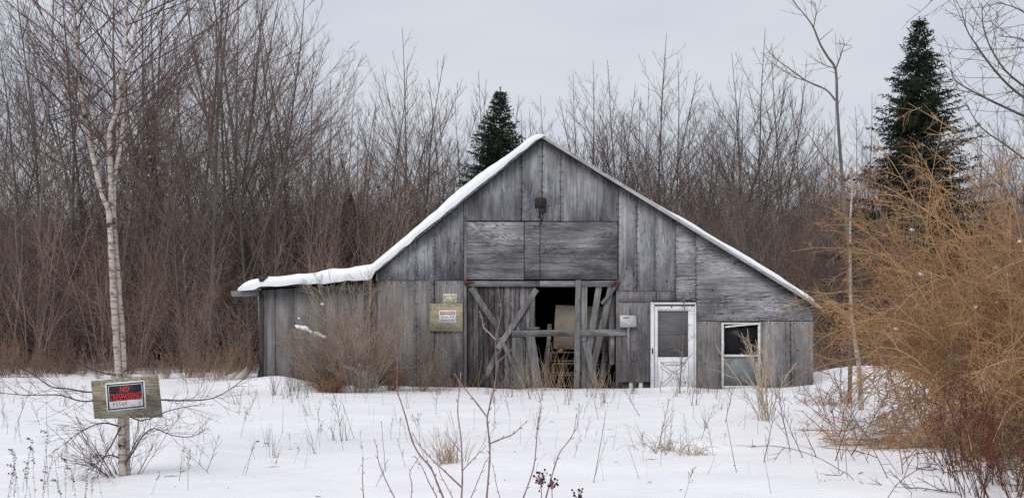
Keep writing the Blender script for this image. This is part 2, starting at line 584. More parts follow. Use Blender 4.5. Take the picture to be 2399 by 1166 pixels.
# dark footing under the short panel
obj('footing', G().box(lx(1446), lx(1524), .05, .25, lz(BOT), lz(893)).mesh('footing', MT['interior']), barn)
for px in (1474, 1497):
    obj('footing_block', G().box(lx(px), lx(px + 9), .012, .05, lz(BOT), lz(894)).mesh('footing_block', MT['plate']), barn)

# shell: side walls, back, floor
xl, xr, xm = lx(607), lx(1905), lx(884)
zr = lz(roof_y(1905)); zl = lz(674); zm = lz(roof_y(880))
for k in range(7):
    y0 = .02 + k * (BDEPTH - .04) / 7; y1 = y0 + (BDEPTH - .04) / 7 - .008
    obj('side_panel', G().box(xr - .018, xr - .002, y0, y1, -.4, zr).mesh('side_panel', MT['ply_low']), barn)
    obj('side_panel', G().box(xl + .002, xl + .018, y0 + .12, y1 + .1, -.4, zl).mesh('side_panel', MT['ply_low']), barn)
    if k: obj('partition', G().box(xm + .06, xm + .08, y0, y1, -.4, zm).mesh('partition', MT['interior']), barn)
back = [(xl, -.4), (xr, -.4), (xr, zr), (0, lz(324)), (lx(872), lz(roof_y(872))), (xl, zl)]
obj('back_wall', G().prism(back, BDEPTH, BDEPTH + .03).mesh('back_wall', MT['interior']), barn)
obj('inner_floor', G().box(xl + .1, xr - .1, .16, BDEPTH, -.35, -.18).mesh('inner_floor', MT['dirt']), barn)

# roof decks with a thin front overhang, fascia under the edge
FRONT = -.13


def deck(name, p, q, thk, m, y0=FRONT, y1=BDEPTH + .15):
    a = (lx(p[0]), lz(p[1])); b = (lx(q[0]), lz(q[1]))
    pts = [a, b, (b[0], b[1] + thk), (a[0], a[1] + thk)]
    if a[0] > b[0]: pts = [b, a, pts[3], pts[2]]
    return obj(name, G().prism(pts, y0, y1).mesh(name, MT[m]), barn)


deck('roof_deck', (1268.5, 322), (868, 322 + 400.5 * SL), .035, 'shingle')
deck('roof_deck', (1267.5, 322), (1921, 322 + 653.5 * SR), .035, 'shingle')
deck('fascia', (1268, 326), (870, 326 + 398 * SL), .055, 'board_h', FRONT - .02, FRONT - .001)
deck('fascia', (1268.5, 326), (1922, 326 + 653.5 * SR), .062, 'board_pale', FRONT - .02, FRONT - .001)
deck('roof_deck', (872, 657), (600, 675), .03, 'shingle', FRONT + .06)
deck('fascia', (690, 668), (604, 675), .03, 'shingle', FRONT + .04, FRONT + .058)
g = G().board((lx(543), .02, lz(688)), (lx(607), .02, lz(686)), .125, .09)
obj('eave_beam', g.mesh('eave_beam', MT['board_h']), barn)
for py in (1.4, 3.0, 4.8, 6.6, 8.4):
    g = G().board((lx(556), py, lz(684)), (lx(607), py, lz(682)), .10, .06)
    obj('rafter_end', g.mesh('rafter_end', MT['interior']), barn)

# lean-to front: upright planks
edges = [606, 624, 643, 688, 721, 763, 790, 834, 853, 868, 885]
for k in range(len(edges) - 1):
    a, b = edges[k], edges[k + 1]
    r = random.Random(k)
    ya = 657 + (872 - a) * .066 + 5; yb = 657 + (872 - b) * .066 + 5
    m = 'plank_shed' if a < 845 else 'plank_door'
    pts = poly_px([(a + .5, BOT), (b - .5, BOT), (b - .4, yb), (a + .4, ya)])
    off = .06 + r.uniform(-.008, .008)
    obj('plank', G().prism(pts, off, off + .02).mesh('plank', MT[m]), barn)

# big double door, left leaf (upright planks, rails, braces)
leaf = empty('door_leaf', (0, 0, 0)); leaf.parent = barn
xe = 1095.0
k = 0
while xe < 1252:
    r = random.Random(900 + k)
    wd = r.uniform(10.5, 14.0)
    x1 = min(xe + wd, 1254)
    off = .028 + r.uniform(-.006, .008)
    bot = BOT
    lean = r.uniform(-.5, .5)
    pts = poly_px([(xe + .35, bot), (x1 - .35, bot), (x1 - .35 + lean, 669), (xe + .35 + lean, 669)])
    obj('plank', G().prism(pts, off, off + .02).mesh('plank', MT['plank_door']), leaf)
    xe = x1; k += 1


def plank_px(name, p, q, wpx, y, m, parent, thk=.022, y2=None):
    g = G().board((lx(p[0]), y, lz(p[1])), (lx(q[0]), y if y2 is None else y2, lz(q[1])), wpx / S, thk)
    return obj(name, g.mesh(name, MT[m]), parent)


plank_px('rail', (1096, 664), (1264.5, 664.5), 13, .0, 'board_h', leaf)
plank_px('brace', (1104, 674), (1177, 782), 14.5, .010, 'board', leaf)
plank_px('brace', (1258, 676), (1166, 816), 13.5, -.006, 'board', leaf)
plank_px('brace', (1178, 800), (1126, 905), 13, .004, 'plank_door', leaf)
plank_px('plank', (1248, 690), (1244, 775), 11, .012, 'board', leaf)
plank_px('plank', (1240, 776), (1263, 930), 21, -.010, 'board', leaf)
plank_px('plank', (1212, 790), (1215, 930), 26, -.0, 'board', leaf)
plank_px('plank', (1172, 790), (1238, 930), 9, -.026, 'board', leaf)
plank_px('plank', (1232, 768), (1263, 769), 7, .0, 'board_h', leaf)
# hinges
g = G().prism(poly_px([(1088, 668), (1093, 668), (1093, 665), (1111, 662.5), (1111, 660.5), (1093, 657), (1093, 654), (1088, 654)]), -.026, -.014)
tag(obj('hinge', g.mesh('hinge', MT['rust']), leaf), 'rusty red strap hinge')
# right leaf: what is left of it, loose planks hanging and leaning
leaf2 = empty('door_leaf', (0, 0, 0)); leaf2.parent = barn
plank_px('rail', (1265.5, 664.5), (1445, 664), 14, .008, 'board_h', leaf2)
plank_px('plank', (1369, 664), (1366, 930), 14, .018, 'board', leaf2)
plank_px('plank', (1405, 662), (1364, 930), 14.5, .042, 'board', leaf2)
plank_px('plank', (1433, 667), (1372, 930), 15, .020, 'board', leaf2, y2=-.03)
plank_px('plank', (1372, 801), (1402, 930), 16, -.028, 'board', leaf2)
plank_px('plank', (1434, 672), (1434, 854), 13, .05, 'plank_door', leaf2)
plank_px('brace', (1443, 670), (1409, 711), 7, -.03, 'board', leaf2)
plank_px('crossbar', (1200, 781.5), (1469, 778.5), 15, -.012, 'board_h', leaf2)
plank_px('plank', (1354.5, 657), (1351, 932), 12.5, -.040, 'board', leaf2)
g = G().prism(poly_px([(1437, 668), (1444, 676), (1449, 674), (1450, 662), (1445, 657), (1442, 664)]), -.05, -.034)
tag(obj('hinge', g.mesh('hinge', MT['rust']), leaf2), 'bent rusty hinge')

# white storm door
sd = empty('storm_door', (0, 0, 0)); sd.parent = barn


def rect(g, x0, x1, y0, y1, a, b): return g.box(lx(x0), lx(x1), a, b, lz(y1), lz(y0))


g = G(); rect(g, 1524, 1533, 713, BOT, -.03, .03); rect(g, 1533.2, 1630, 708, 713.5, -.03, .03); rect(g, 1524, 1533, 708, 712.8, -.029, .03)
rect(g, 1628, 1630.5, 714, BOT, -.028, .03)
obj('frame', g.mesh('frame', MT['white_paint']), sd)
g = G()
rect(g, 1534.2, 1541, 717, BOT, -.018, .02); rect(g, 1612, 1627.4, 717, BOT, -.018, .02)
rect(g, 1541.1, 1611.9, 717, 728, -.018, .02); rect(g, 1541.1, 1611.9, 836, BOT, -.018, .02)
slab = obj('slab', g.mesh('slab', MT['white_paint']), sd)
tag(slab, 'white door slab with crossed mouldings below the screen')
g = G(); rect(g, 1541, 1612, 728, 836, .0, .006)
obj('screen', g.mesh('screen', MT['screen']), sd)
g = G(); rect(g, 1541, 1612, 779, 783, -.006, -.002)
obj('screen_rail', g.mesh('screen_rail', MT['screen']), sd)


def mould(p, q, wpx=3.2):
    return G().board((lx(p[0]), -.021, lz(p[1])), (lx(q[0]), -.021, lz(q[1])), wpx / S, .012)


for seq in ([(1552, 851), (1602, 851), (1577, 871), (1552, 851)], [(1548, 858), (1571, 876), (1548, 896), (1548, 858)], [(1606, 858), (1583, 876), (1606, 896), (1606, 858)],
            [(1552, 902), (1577, 881), (1602, 902)], [(1545, 846), (1609, 846)], [(1545, 846), (1545, 925)], [(1609, 846), (1609, 925)]):
    g = G()
    for p, q in zip(seq[:-1], seq[1:]):
        g.board((lx(p[0]), -.021, lz(p[1])), (lx(q[0]), -.021, lz(q[1])), 4.2 / S, .034)
    obj('moulding', g.mesh('moulding', MT['white_paint']), sd)
g = G().tubes([([(lx(1573), -.03, lz(718.5)), (lx(1573), -.017, lz(718.5))], [.012, .012])], 8)
g.add([(lx(1573) - .012, -.03, lz(718.5) - .012), (lx(1573) + .012, -.03, lz(718.5) - .012), (lx(1573) + .012, -.03, lz(718.5) + .012), (lx(1573) - .012, -.03, lz(718.5) + .012)], [(0, 1, 2, 3)])
obj('closer_bracket', g.mesh('closer_bracket', MT['rust_dark']), sd)
g = G().box(lx(1528) - .012, lx(1528) + .012, -.05, -.031, lz(824) - .03, lz(815))
obj('latch', g.mesh('latch', MT['rust_dark']), sd)
g = G(); rect(g, 1531, 1630, 705.2, 707.8, -.02, .03)  # shaded gap over the door put in as a dark strip, partly rust
obj('dark_gap_strip', g.mesh('dark_gap_strip', MT['rust_dark']), sd)

# window
wn = empty('window', (0, 0, 0)); wn.parent = barn
g = G(); rect(g, 1690, 1695.5, 755, 909, -.026, .03); rect(g, 1775.5, 1781, 755, 909, -.026, .03)
rect(g, 1695.6, 1775.4, 755, 759.5, -.024, .03); rect(g, 1695.6, 1775.4, 903, 909, -.024, .03)
obj('frame', g.mesh('frame', MT['old_white']), wn)
g = G(); rect(g, 1696, 1775.3, 830, 835.5, -.016, .02)
obj('sash', g.mesh('sash', MT['old_white']), wn)
g = G(); rect(g, 1695.6, 1775.4, 759.6, 829.8, .012, .016)
obj('pane', g.mesh('pane', MT['dark_glass']), wn)
g = G(); rect(g, 1695.6, 1775.4, 835.6, 902.8, .006, .010)
obj('pane', g.mesh('pane', MT['glass']), wn)
g = G().board((lx(1698), -.03, lz(765.5)), (lx(1777), -.03, lz(757.5)), 4.2 / S, .012)
obj('fallen_trim', g.mesh('fallen_trim', MT['old_white']), wn)
# hook box above the loft boards
hb = empty('pulley_box', (0, 0, 0)); hb.parent = barn
g = G().box(lx(1253), lx(1279.5), -.10, -.012, lz(488), lz(465))
obj('box', g.mesh('box', MT['rust_dark']), hb)
g = G().box(lx(1262), lx(1279), -.09, -.02, lz(499), lz(488.3))
obj('block', g.mesh('block', MT['wire']), hb)
g = G().tubes([([(lx(1266), -.03, lz(498)), (lx(1264), -.035, lz(508)), (lx(1268), -.03, lz(516)), (lx(1263), -.025, lz(527))], [.018, .03, .016, .006])], 6)
obj('hook', g.mesh('hook', MT['rust_dark']), hb)
g = G().tubes([([(lx(1253 + dx), -.07, lz(473)), (lx(1257 + dx), -.12, lz(473))], [.02, .016]) for dx in (3, 14)], 7)
obj('bolt', g.mesh('bolt', MT['rust']), hb)
rr = random.Random(3)
g = G().tubes([([(lx(1265 + rr.uniform(-1.3, 1.3)), -.012, lz(522 + (656 - 522) * i / 11)) for i in range(12)], [.006] * 12)], 4)
obj('wire', g.mesh('wire', MT['wire']), barn)
# nail heads along the joints: too small to pick apart
g = G(); rr = random.Random(5)
for (px, a, b) in ((1222, 365, 515), (1270, 330, 515), (1314, 356, 515), (1449, 440, 515), (1449, 525, 680), (1492, 465, 680), (1537, 492, 680), (1583, 522, 700), (1631, 552, 745), (1087, 475, 655), (975, 570, 655), (1018, 535, 655), (975, 665, 895), (1018, 665, 895), (1852, 760, 900)):
    y = a
    while y < b:
        for dx in (-2.6, 2.6):
            x = lx(px + dx + rr.uniform(-.4, .4)); z = lz(y + rr.uniform(-2, 2)); s_ = rr.uniform(.006, .011)
            g.add([(x - s_, -.011, z - s_), (x + s_, -.011, z - s_), (x + s_, -.011, z + s_), (x - s_, -.011, z + s_)], [(0, 1, 2, 3)])
        y += rr.uniform(13, 20)
for (y, a, b) in ((513, 1092, 1445), (661, 885, 1085), (756, 1636, 1900), (748, 1636, 1900), (686, 1452, 1580), (651, 1095, 1225)):
    x = a
    while x < b:
        X = lx(x); z = lz(y + rr.uniform(-1, 1)); s_ = rr.uniform(.006, .011)
        g.add([(X - s_, -.011, z - s_), (X + s_, -.011, z - s_), (X + s_, -.011, z + s_), (X - s_, -.011, z + s_)], [(0, 1, 2, 3)])
        x += rr.uniform(13, 24)
tag(obj('nail_heads', g.mesh('nail_heads', MT['wire']), barn), kind='stuff')

# snow on the roofs


def roof_snow(name, bottom, top, label, y0=FRONT - .03, y1=BDEPTH + .1, step=.06, seed=0, ragged=.05):
    bx = np.array([lx(p[0]) for p in bottom]); bz = np.array([lz(p[1]) for p in bottom])
    tx = np.array([lx(p[0]) for p in top]); tz = np.array([lz(p[1]) for p in top])
    o1 = np.argsort(bx); o2 = np.argsort(tx)
    X = np.arange(min(bx.min(), tx.min()), max(bx.max(), tx.max()), step)
    B = np.interp(X, bx[o1], bz[o1]); Tt = np.interp(X, tx[o2], tz[o2])
    for _ in range(3): Tt[1:-1] = (Tt[:-2] + 2 * Tt[1:-1] + Tt[2:]) / 4
    H = np.maximum((Tt - B) * .84, .004)
    rows = []
    ysn = [(0, 0.0), (-.02, .25), (-.022, .5), (-.005, .75), (.03, .9), (.09, .98), (.2, 1.0)] + [(v, 1.0) for v in np.arange(.5, y1 - y0 - .1, .35)] + [(y1 - y0, .9), (y1 - y0, 0)]
    V = []
    for dy, fr in ysn:
        yy = y0 + dy
        nzv = 1 + .38 * (vnoise(X / .6, np.full_like(X, yy / .5), seed) - .5) + .22 * (vnoise(X / .22, np.full_like(X, yy / .3), seed + 9) - .5) + .14 * (vnoise(X / .12, np.full_like(X, yy / .2), seed + 3) - .5)
        wob = .03 * (vnoise(X / .25, np.full_like(X, seed + 7.3), seed + 2) - .5) * (1 if dy < .1 else 0)
        rag = -ragged * vnoise(X / .16, np.full_like(X, 2.2), seed + 4) if fr == 0 and dy == 0 else 0
        V.append(np.stack([X, np.full_like(X, yy) + wob, B + H * fr * nzv + rag], 1))
    nxx = len(X); nr = len(ysn)
    V = np.concatenate(V)
    ii = (np.arange(nr - 1)[:, None] * nxx + np.arange(nxx - 1)[None, :]).ravel()
    Q = np.stack([ii, ii + 1, ii + nxx + 1, ii + nxx], 1)
    V[:, 0] += BX; V[:, 1] += BY
    return tag(obj(name, G().add(V, Q).mesh(name, MT['roof_snow'], True)), label, 'snow', None, 'stuff')


bot_l = [(1274, 318)] + [(1268 - d, 318 + d * SL) for d in range(10, 396, 20)] + [(872, 652), (800, 658), (700, 665), (610, 671), (585, 676), (563, 679)]
top_l = [(1274, 318), (1269, 314), (1255, 313), (1240, 318), (1200, 347), (1090, 431), (1000, 505), (930, 570), (885, 608), (866, 618), (820, 626), (740, 632), (660, 639), (628, 641), (612, 646), (585, 652), (568, 662), (562, 675)]
roof_snow('roof_snow', bot_l, top_l, 'thick white snow on left barn slope and lean-to roof', seed=1)
bot_r = [(1266, 318)] + [(1268 + d, 317.5 + d * SR) for d in range(0, 645, 20)] + [(1910, 712)]
top_r = [(1266, 318.5), (1275, 322), (1420, 411), (1500, 458), (1540, 480), (1600, 511), (1700, 570), (1800, 631), (1860, 667), (1885, 683), (1900, 696), (1908, 709)]
roof_snow('roof_snow', bot_r, top_r, 'thin white snow along right barn slope above the storm door', seed=8, ragged=.012, y0=FRONT - .012)
g = G().prism(poly_px([(610, 652), (618, 646), (632, 648), (622, 660), (614, 661)]), FRONT - .07, FRONT + .1)
obj('loose_shingle', g.mesh('loose_shingle', MT['shingle']), barn)
for k in range(7):
    rr = random.Random(70 + k)
    x, y = lx(560 + rr.uniform(0, 38)), rr.uniform(.3, 2.4)
    h = rr.uniform(.25, .65)
    g = G().tubes([([(x, y, lz(689)), (x + .004, y, lz(689) - h * .5), (x, y, lz(689) - h)], [.018, .011, .002])], 6)
    obj('icicle', g.mesh('icicle', MT['ice'], True), barn)

# things inside the doorway
bl = lambda px, py, dy: (BX + lx(1268) + (px - 1268) / S * (BY + dy) / BY - 0, BY + dy, 0)


def inz(py, dy): return CZ + (HY - py) * (BY + dy) / F


def inx(px, dy): return (px - 1199.5) * (BY + dy) / F


dy = .42
mt = obj('mattress', G().prism([(inx(1296, dy), inz(816, dy)), (inx(1428, dy), inz(822, dy)), (inx(1430, dy), inz(719, dy)), (inx(1302, dy), inz(714, dy))], BY + dy, BY + dy + .12).mesh('mattress', MT['mattress']))
tag(mt, 'tan dusty sheet propped on pallets inside the open barn doorway', 'panel')
for k, (a, b) in enumerate(((824, 846), (850, 874), (877, 905))):
    p = empty('pallet', (inx(1360, dy), BY + dy, inz(b, dy)), ('topmost wooden pallet of the stack just inside the barn doorway', 'middle wooden pallet of the stack just inside the barn doorway', 'lowest wooden pallet of the stack just inside the barn doorway')[k], 'pallet', 'pallets in the doorway')
    hw = .62; hh = inz(a, dy) - inz(b, dy)
    sh = (k - 1) * .03
    for j in range(5):
        g = G().box(-hw + sh, hw + sh, -.05 + j * .22, .05 + j * .22, hh - .022, hh)
        obj('deck_board', g.mesh('deck_board', MT['pallet']), p)
        if j in (0, 2, 4):
            g = G().box(-hw + sh, hw + sh, -.05 + j * .22, .05 + j * .22, 0, .022)
            obj('bottom_board', g.mesh('bottom_board', MT['pallet']), p)
    for sx in (-1, 0, 1):
        g = G().box(sx * (hw - .03) - .02 + sh, sx * (hw - .03) + .02 + sh, -.048, .93, .023, hh - .023)
        obj('stringer', g.mesh('stringer', MT['pallet']), p)
g = G().prism([(inx(1308, dy), inz(826, dy)), (inx(1320, dy), inz(826, dy)), (inx(1318, dy), inz(815, dy)), (inx(1306, dy), inz(819, dy))], BY + dy - .08, BY + dy - .03)
tag(obj('cardboard_scrap', g.mesh('cardboard_scrap', MT['cardboard'])), 'torn brown cardboard scrap on the pallet stack', 'cardboard')

# ------------------------------------------------------------------ signs


def text_mesh(name, s, mat, fit, y, squeeze=None, to=None):
    """flat lettering fitted to fit=(x0,x1,y0,y1) in a unit the mapper `to` turns into 3-D"""
    cu = bpy.data.curves.new('lettering', 'FONT')
    cu.body = s
    cu.resolution_u = 3
    cu.offset = .012
    cu.space_character = 1.18 if s == 'POSTED' else 1.05
    ob = bpy.data.objects.new('lettering', cu)
    C.objects.link(ob)
    dg = bpy.context.evaluated_depsgraph_get()
    me = bpy.data.meshes.new_from_object(ob.evaluated_get(dg))
    C.objects.unlink(ob); bpy.data.objects.remove(ob)
    co = np.array([v.co[:] for v in me.vertices])
    mn, mxx = co.min(0), co.max(0)
    u = (co[:, 0] - mn[0]) / (mxx[0] - mn[0]); v = (co[:, 1] - mn[1]) / (mxx[1] - mn[1])
    X = fit[0] + u * (fit[1] - fit[0]); Yp = fit[3] + v * (fit[2] - fit[3])
    for i, vert in enumerate(me.vertices):
        vert.co = to(X[i], Yp[i], y)
    me.materials.clear(); me.materials.append(MT[mat])
    return me


def quad_plate(to, x0, x1, y0, y1, ya, yb):
    P = [(x0, y1), (x1, y1), (x1, y0), (x0, y0)]
    V = [to(a, b, ya) for a, b in P] + [to(a, b, yb) for a, b in P]
    return G().add(V, [(0, 1, 2, 3), (7, 6, 5, 4), (1, 0, 4, 5), (2, 1, 5, 6), (3, 2, 6, 7), (0, 3, 7, 4)])


def front(px, py, y): return (BX + lx(px), BY + y, lz(py))


g = quad_plate(lambda a, b, y: front(a, b + (a - 1045) * .004, y), 1007, 1084, 711, 775, -.045, -.030)
tag(obj('plywood_square', g.mesh('plywood_square', MT['fresh_ply'])), 'yellowish plywood square fixed to the barn left of the plank doors', 'board')
wsg = empty('warning_sign', front(1048, 755, -.05), 'small white warning sign with red header on the yellowish plywood square', 'sign')
wloc = wsg.location.copy()


def toW(px, py, y): return tuple(Vector(front(px, py, y)) - wloc)


obj('plate', quad_plate(toW, 1029, 1068.5, 727, 755.5, -.050, -.0455).mesh('plate', MT['sign_white']), wsg)
obj('header', quad_plate(toW, 1031.5, 1066, 729.5, 737, -.052, -.0502).mesh('header', MT['sign_red2']), wsg)
obj('lettering', text_mesh('lettering', 'WARNING', 'sign_white', (1033, 1064.5, 730.8, 736), -.0535, to=toW), wsg)
obj('lettering', text_mesh('lettering', 'Security', 'sign_grey', (1034, 1051, 739.3, 745.2), -.052, to=toW), wsg)
obj('lettering', text_mesh('lettering', 'Cameras In Use', 'sign_grey', (1034, 1064, 747, 751.8), -.052, to=toW), wsg)
g = G()
for (a, b) in ((1054, 1058), (1059.5, 1063.5)):
    V = [toW(a, 739.8, -.052), toW(b, 740.6, -.052), toW(b - .8, 742.6, -.052), toW(a + .8, 742.4, -.052), toW(a + 1.6, 744, -.052)]
    g.add(V, [(3, 2, 1, 0)], [(4, 3, 0)])
obj('camera_symbol', g.mesh('camera_symbol', MT['sign_black']), wsg)
psg = empty('posted_sign', front(1054, 709, -.03), 'small cream sign reading POSTED above the yellowish plywood square', 'sign')
ploc = psg.location.copy()


def toP(px, py, y): return tuple(Vector(front(px, py, y)) - ploc)


obj('plate', quad_plate(toP, 1039, 1070, 688.5, 711, -.028, -.022).mesh('plate', MT['cream']), psg)
obj('lettering', text_mesh('lettering', 'POSTED', 'sign_black', (1040.6, 1068.4, 690.8, 703.5), -.030, to=toP), psg)
g = quad_plate(toP, 1044, 1064, 705, 706, -.030, -.0285)
obj('text_line', g.mesh('text_line', MT['sign_grey']), psg)
g = quad_plate(toP, 1042, 1067, 707.6, 708.8, -.030, -.0285)
obj('text_line', g.mesh('text_line', MT['sign_grey']), psg)
# plate on a stake against the wall
stk = empty('marker_stake', front(1472, 862, -.04), 'thin grey stake leaning on the wall beside the storm door', 'stake')
sloc = stk.location.copy()
g = G().board(tuple(Vector(front(1471.5, 720, -.035)) - sloc), tuple(Vector(front(1473.5, 850, -.035)) - sloc), 5.4 / S, .02)
obj('shaft', g.mesh('shaft', MT['board']), stk)
g = G().tubes([([tuple(Vector(front(1473.5, 850, -.035)) - sloc), tuple(Vector(front(1474, 862, -.035)) - sloc)], [.024, .002])], 4)
obj('point', g.mesh('point', MT['board']), stk)
tg = empty('metal_plate', front(1471, 766, -.05), 'pale metal plate mounted on the grey stake beside the storm door', 'plate')
tloc = tg.location.copy()
cs = []
for cx, cy, a0 in ((1487, 741, 270), (1488, 763, 0), (1455, 764, 90), (1454, 740.5, 180)):
    for k in range(4):
        a = R(a0 + k * 30)
        cs.append((lx(cx + 2.6 * math.cos(a)) + BX - tloc.x, lz(cy + 2.6 * math.sin(a)) - tloc.z))
obj('plate', G().prism(cs[::-1], -.012, 0).mesh('plate', MT['plate']), tg)
g = quad_plate(lambda a, b, y: tuple(Vector(front(a, b, y)) - tloc), 1459, 1473, 743, 744.6, -.066, -.063)
obj('slot', g.mesh('slot', MT['wire']), tg)

# ------------------------------------------------------------------ growing things


def rv(r): return Vector((r.uniform(-1, 1), r.uniform(-1, 1), r.uniform(-1, 1)))


def shoot(r, p, d, L_, n, wander, trop, trop_v=Vector((0, 0, 1))):
    pts = [Vector(p)]
    d = Vector(d).normalized()
    st_ = L_ / (n - 1)
    for _ in range(n - 1):
        d = (d + rv(r) * wander + trop_v * trop).normalized()
        pts.append(pts[-1] + d * st_)
    return pts


def along(pts, t):
    k = t * (len(pts) - 1); i = min(int(k), len(pts) - 2); f = k - i
    return pts[i].lerp(pts[i + 1], f), (pts[i + 1] - pts[i]).normalized()


def off_dir(r, d, ang):
    """direction at angle ang from d, random azimuth"""
    a = d.orthogonal().normalized(); b = d.cross(a)
    th = r.uniform(0, 2 * math.pi)
    return d * math.cos(ang) + (a * math.cos(th) + b * math.sin(th)) * math.sin(ang)


def taper(r0, r1, n, p=1.0): return [r0 + (r1 - r0) * (i / (n - 1)) ** p for i in range(n)]


def twigs_on(r, pts, count, t0, t1, L0, ang, rad, trop, wander=.12, n=4, sub=0, out=None, trop_v=Vector((0, 0, 1)), subang=None):
    out = [] if out is None else out
    for k in range(count):
        t = t0 + (t1 - t0) * (k + r.random()) / count
        p, d = along(pts, t)
        L1 = L0 * (1.1 - .55 * t) * r.uniform(.55, 1.25)
        q = shoot(r, p, off_dir(r, d, ang * r.uniform(.7, 1.3)), L1, n, wander, trop, trop_v)
        out.append((q, taper(rad, rad * .45, n)))
        if sub: twigs_on(r, q, sub, .2, .98, L1 * .45, subang or ang, rad * .75, trop, wander, 4, 0, out, trop_v)
    return out


def make_tree(seed, H=10.0, limbs=28, crown_from=.16, spread=.32, ang=42, subs=11, tw=5, trad=.055, fork=0, tn=4):
    """bare hardwood with rising, spreading limbs: trunk and crown"""
    r = random.Random(seed)
    trunk = shoot(r, (0, 0, -.3), (r.uniform(-.03, .03), r.uniform(-.03, .03), 1), H + .3, 14, .04, .02)
    leaders = [(trunk, taper(trad, .006, 14, .85))]
    for k in range(fork):
        t = r.uniform(.12, .5)
        p, d = along(trunk, t)
        q = shoot(r, p, off_dir(r, d, R(r.uniform(14, 28))), H * (1 - t) * r.uniform(.75, .98), 11, .05, .035)
        leaders.append((q, taper(trad * (1 - t) * .8, .005, 11, .9)))
    cg, fine = [], []
    for li, (lp, lr) in enumerate(leaders):
        cnt = limbs if li == 0 else int(limbs * .55)
        hl = (lp[-1] - lp[0]).length
        for k in range(cnt):
            t = crown_from + (.95 - crown_from) * ((k + r.random()) / cnt) ** 1.15
            p, d = along(lp, t)
            Ln = hl * spread * 1.95 * (1.03 - t) * r.uniform(.6, 1.1)
            rad = max(.0062, trad * .40 * (1 - t) ** .6 * r.uniform(.5, 1))
            q = shoot(r, p, off_dir(r, d, R(ang * r.uniform(.8, 1.4))), Ln, 9, .045, .075)
            cg.append((q, taper(rad, .0030, 9)))
            ns = max(3, min(int(subs * 1.5), int(subs * Ln / 2.4)))
            for j in range(ns):
                u = .10 + .86 * (j + r.random()) / ns
                p2, d2 = along(q, u)
                L2 = Ln * .42 * (1.12 - u) * r.uniform(.5, 1.3)
                q2 = shoot(r, p2, off_dir(r, d2, R(r.uniform(22, 45))), L2, 6, .05, .08)
                cg.append((q2, taper(max(.0042, rad * .36), .0022, 6)))
                twigs_on(r, q2, max(2, min(tw + 1, int(tw * L2 / .55))), .06, .94, max(.26, L2 * .5), R(34), .0023, .06, .05, tn, 0, fine)
        twigs_on(r, lp, 7, .7, .98, .5, R(36), .0034, .06, .05, 5, 0, fine)
    return G().tubes(leaders, 7), G().tubes(cg, 4).tubes(fine, 3)


TREES = []
specs = [dict(seed=11, ang=40, fork=1), dict(seed=12, ang=46, limbs=34), dict(seed=13, ang=36, spread=.34, fork=2, limbs=20), dict(seed=14, ang=50, spread=.28, limbs=36, crown_from=.3),
         dict(seed=15, ang=42, spread=.36, fork=2, limbs=18, crown_from=.12), dict(seed=16, ang=36, spread=.27, limbs=34, trad=.045), dict(seed=17, ang=46, spread=.36, fork=1, limbs=28, trad=.065), dict(seed=18, ang=40, spread=.25, limbs=32, trad=.04, crown_from=.12)]
KINDS = ['once-forked', 'straight', 'twice-forked', 'high-crowned', 'broad twice-forked', 'slender', 'stout once-forked', 'thin narrow']
for s_ in specs:
    a, b = make_tree(**s_)
    TREES.append((a.mesh('trunk', MT['bark'], True), b.mesh('crown', MT['twig'], True)))
TREES_PALE = [(m.copy(), c) for m, c in TREES]
for m, c in TREES_PALE: m.materials[0] = MT['bark_pale']
TREES_RED = []
for m, c in TREES:
    c2 = c.copy(); c2.materials[0] = MT['twig_red']; TREES_RED.append((m, c2))

tr = random.Random(99)


def plant_tree(px, Y, topy, kind=None, fam=None, label='', group='', lean=0.0, wide=1.0):
    X = (px - 1199.5) * Y / F
    H = (CZ + (HY - topy) * Y / F) * 1.03
    fam = fam or (TREES if tr.random() < .65 else TREES_RED)
    k = tr.randrange(len(fam)) if kind is None else kind
    o = empty('bare_tree', (X, Y, gz(X, Y)), label.replace('leafless', KINDS[k] + ' leafless', 1), 'tree', KINDS[k] + ' ' + group)
    s_ = H / 10.0
    o.scale = (s_ * wide, s_ * wide, s_)
    o.rotation_euler = (tr.uniform(-.05, .05), lean + tr.uniform(-.05, .05), tr.uniform(0, 6.28))
    obj('trunk', fam[k][0], o); obj('crown', fam[k][1], o)
    return o


LT = ('tall dark leafless tree in the wood left of the barn', 'tall trees in the wood left of the barn')
LP = ('tall pale-barked leafless tree among darker trunks left of the barn', 'pale-barked trees left of the barn')
MTR = ('leafless tree rising above the barn roof, thin branches against the sky', 'leafless trees rising behind the barn')
RTR = ('leafless grey tree behind the golden thicket on the right', 'leafless trees behind the golden thicket')
LOW = ('low leafless tree packed into the dense wood behind the barn', 'low trees filling the wood')
for (px, Y, ty, kd, ln) in ((-60, 29, 60, 0, 0), (-10, 31, 30, 1, 0), (30, 27, 120, 5, 0), (62, 33, 20, 4, 0), (150, 30, -80, 2, -.03), (205, 34, -60, 3, 0), (335, 31, -120, 6, .02), (395, 35, -60, 1, 0), (425, 28, 60, 5, 0), (452, 30, -160, 0, 0),
                            (485, 28, -230, 2, .03), (520, 33, -100, 3, 0), (545, 31, -130, 6, .05), (590, 29, -140, 4, .06), (628, 32, -50, 0, .05), (655, 30, -40, 2, .08), (690, 33, 30, 1, .06), (725, 36, 110, 5, .04), (570, 36, -20, 5, 0), (300, 37, -20, 7, 0)):
    plant_tree(px, Y, ty, kd, None, LT[0], LT[1], ln, 1.0)
for (px, Y, ty, kd) in ((95, 29, -190, 3), (118, 32, -150, 5), (255, 34, -220, 1), (317, 36, -160, 3)):
    plant_tree(px, Y, ty, kd, TREES_PALE, LP[0], LP[1])
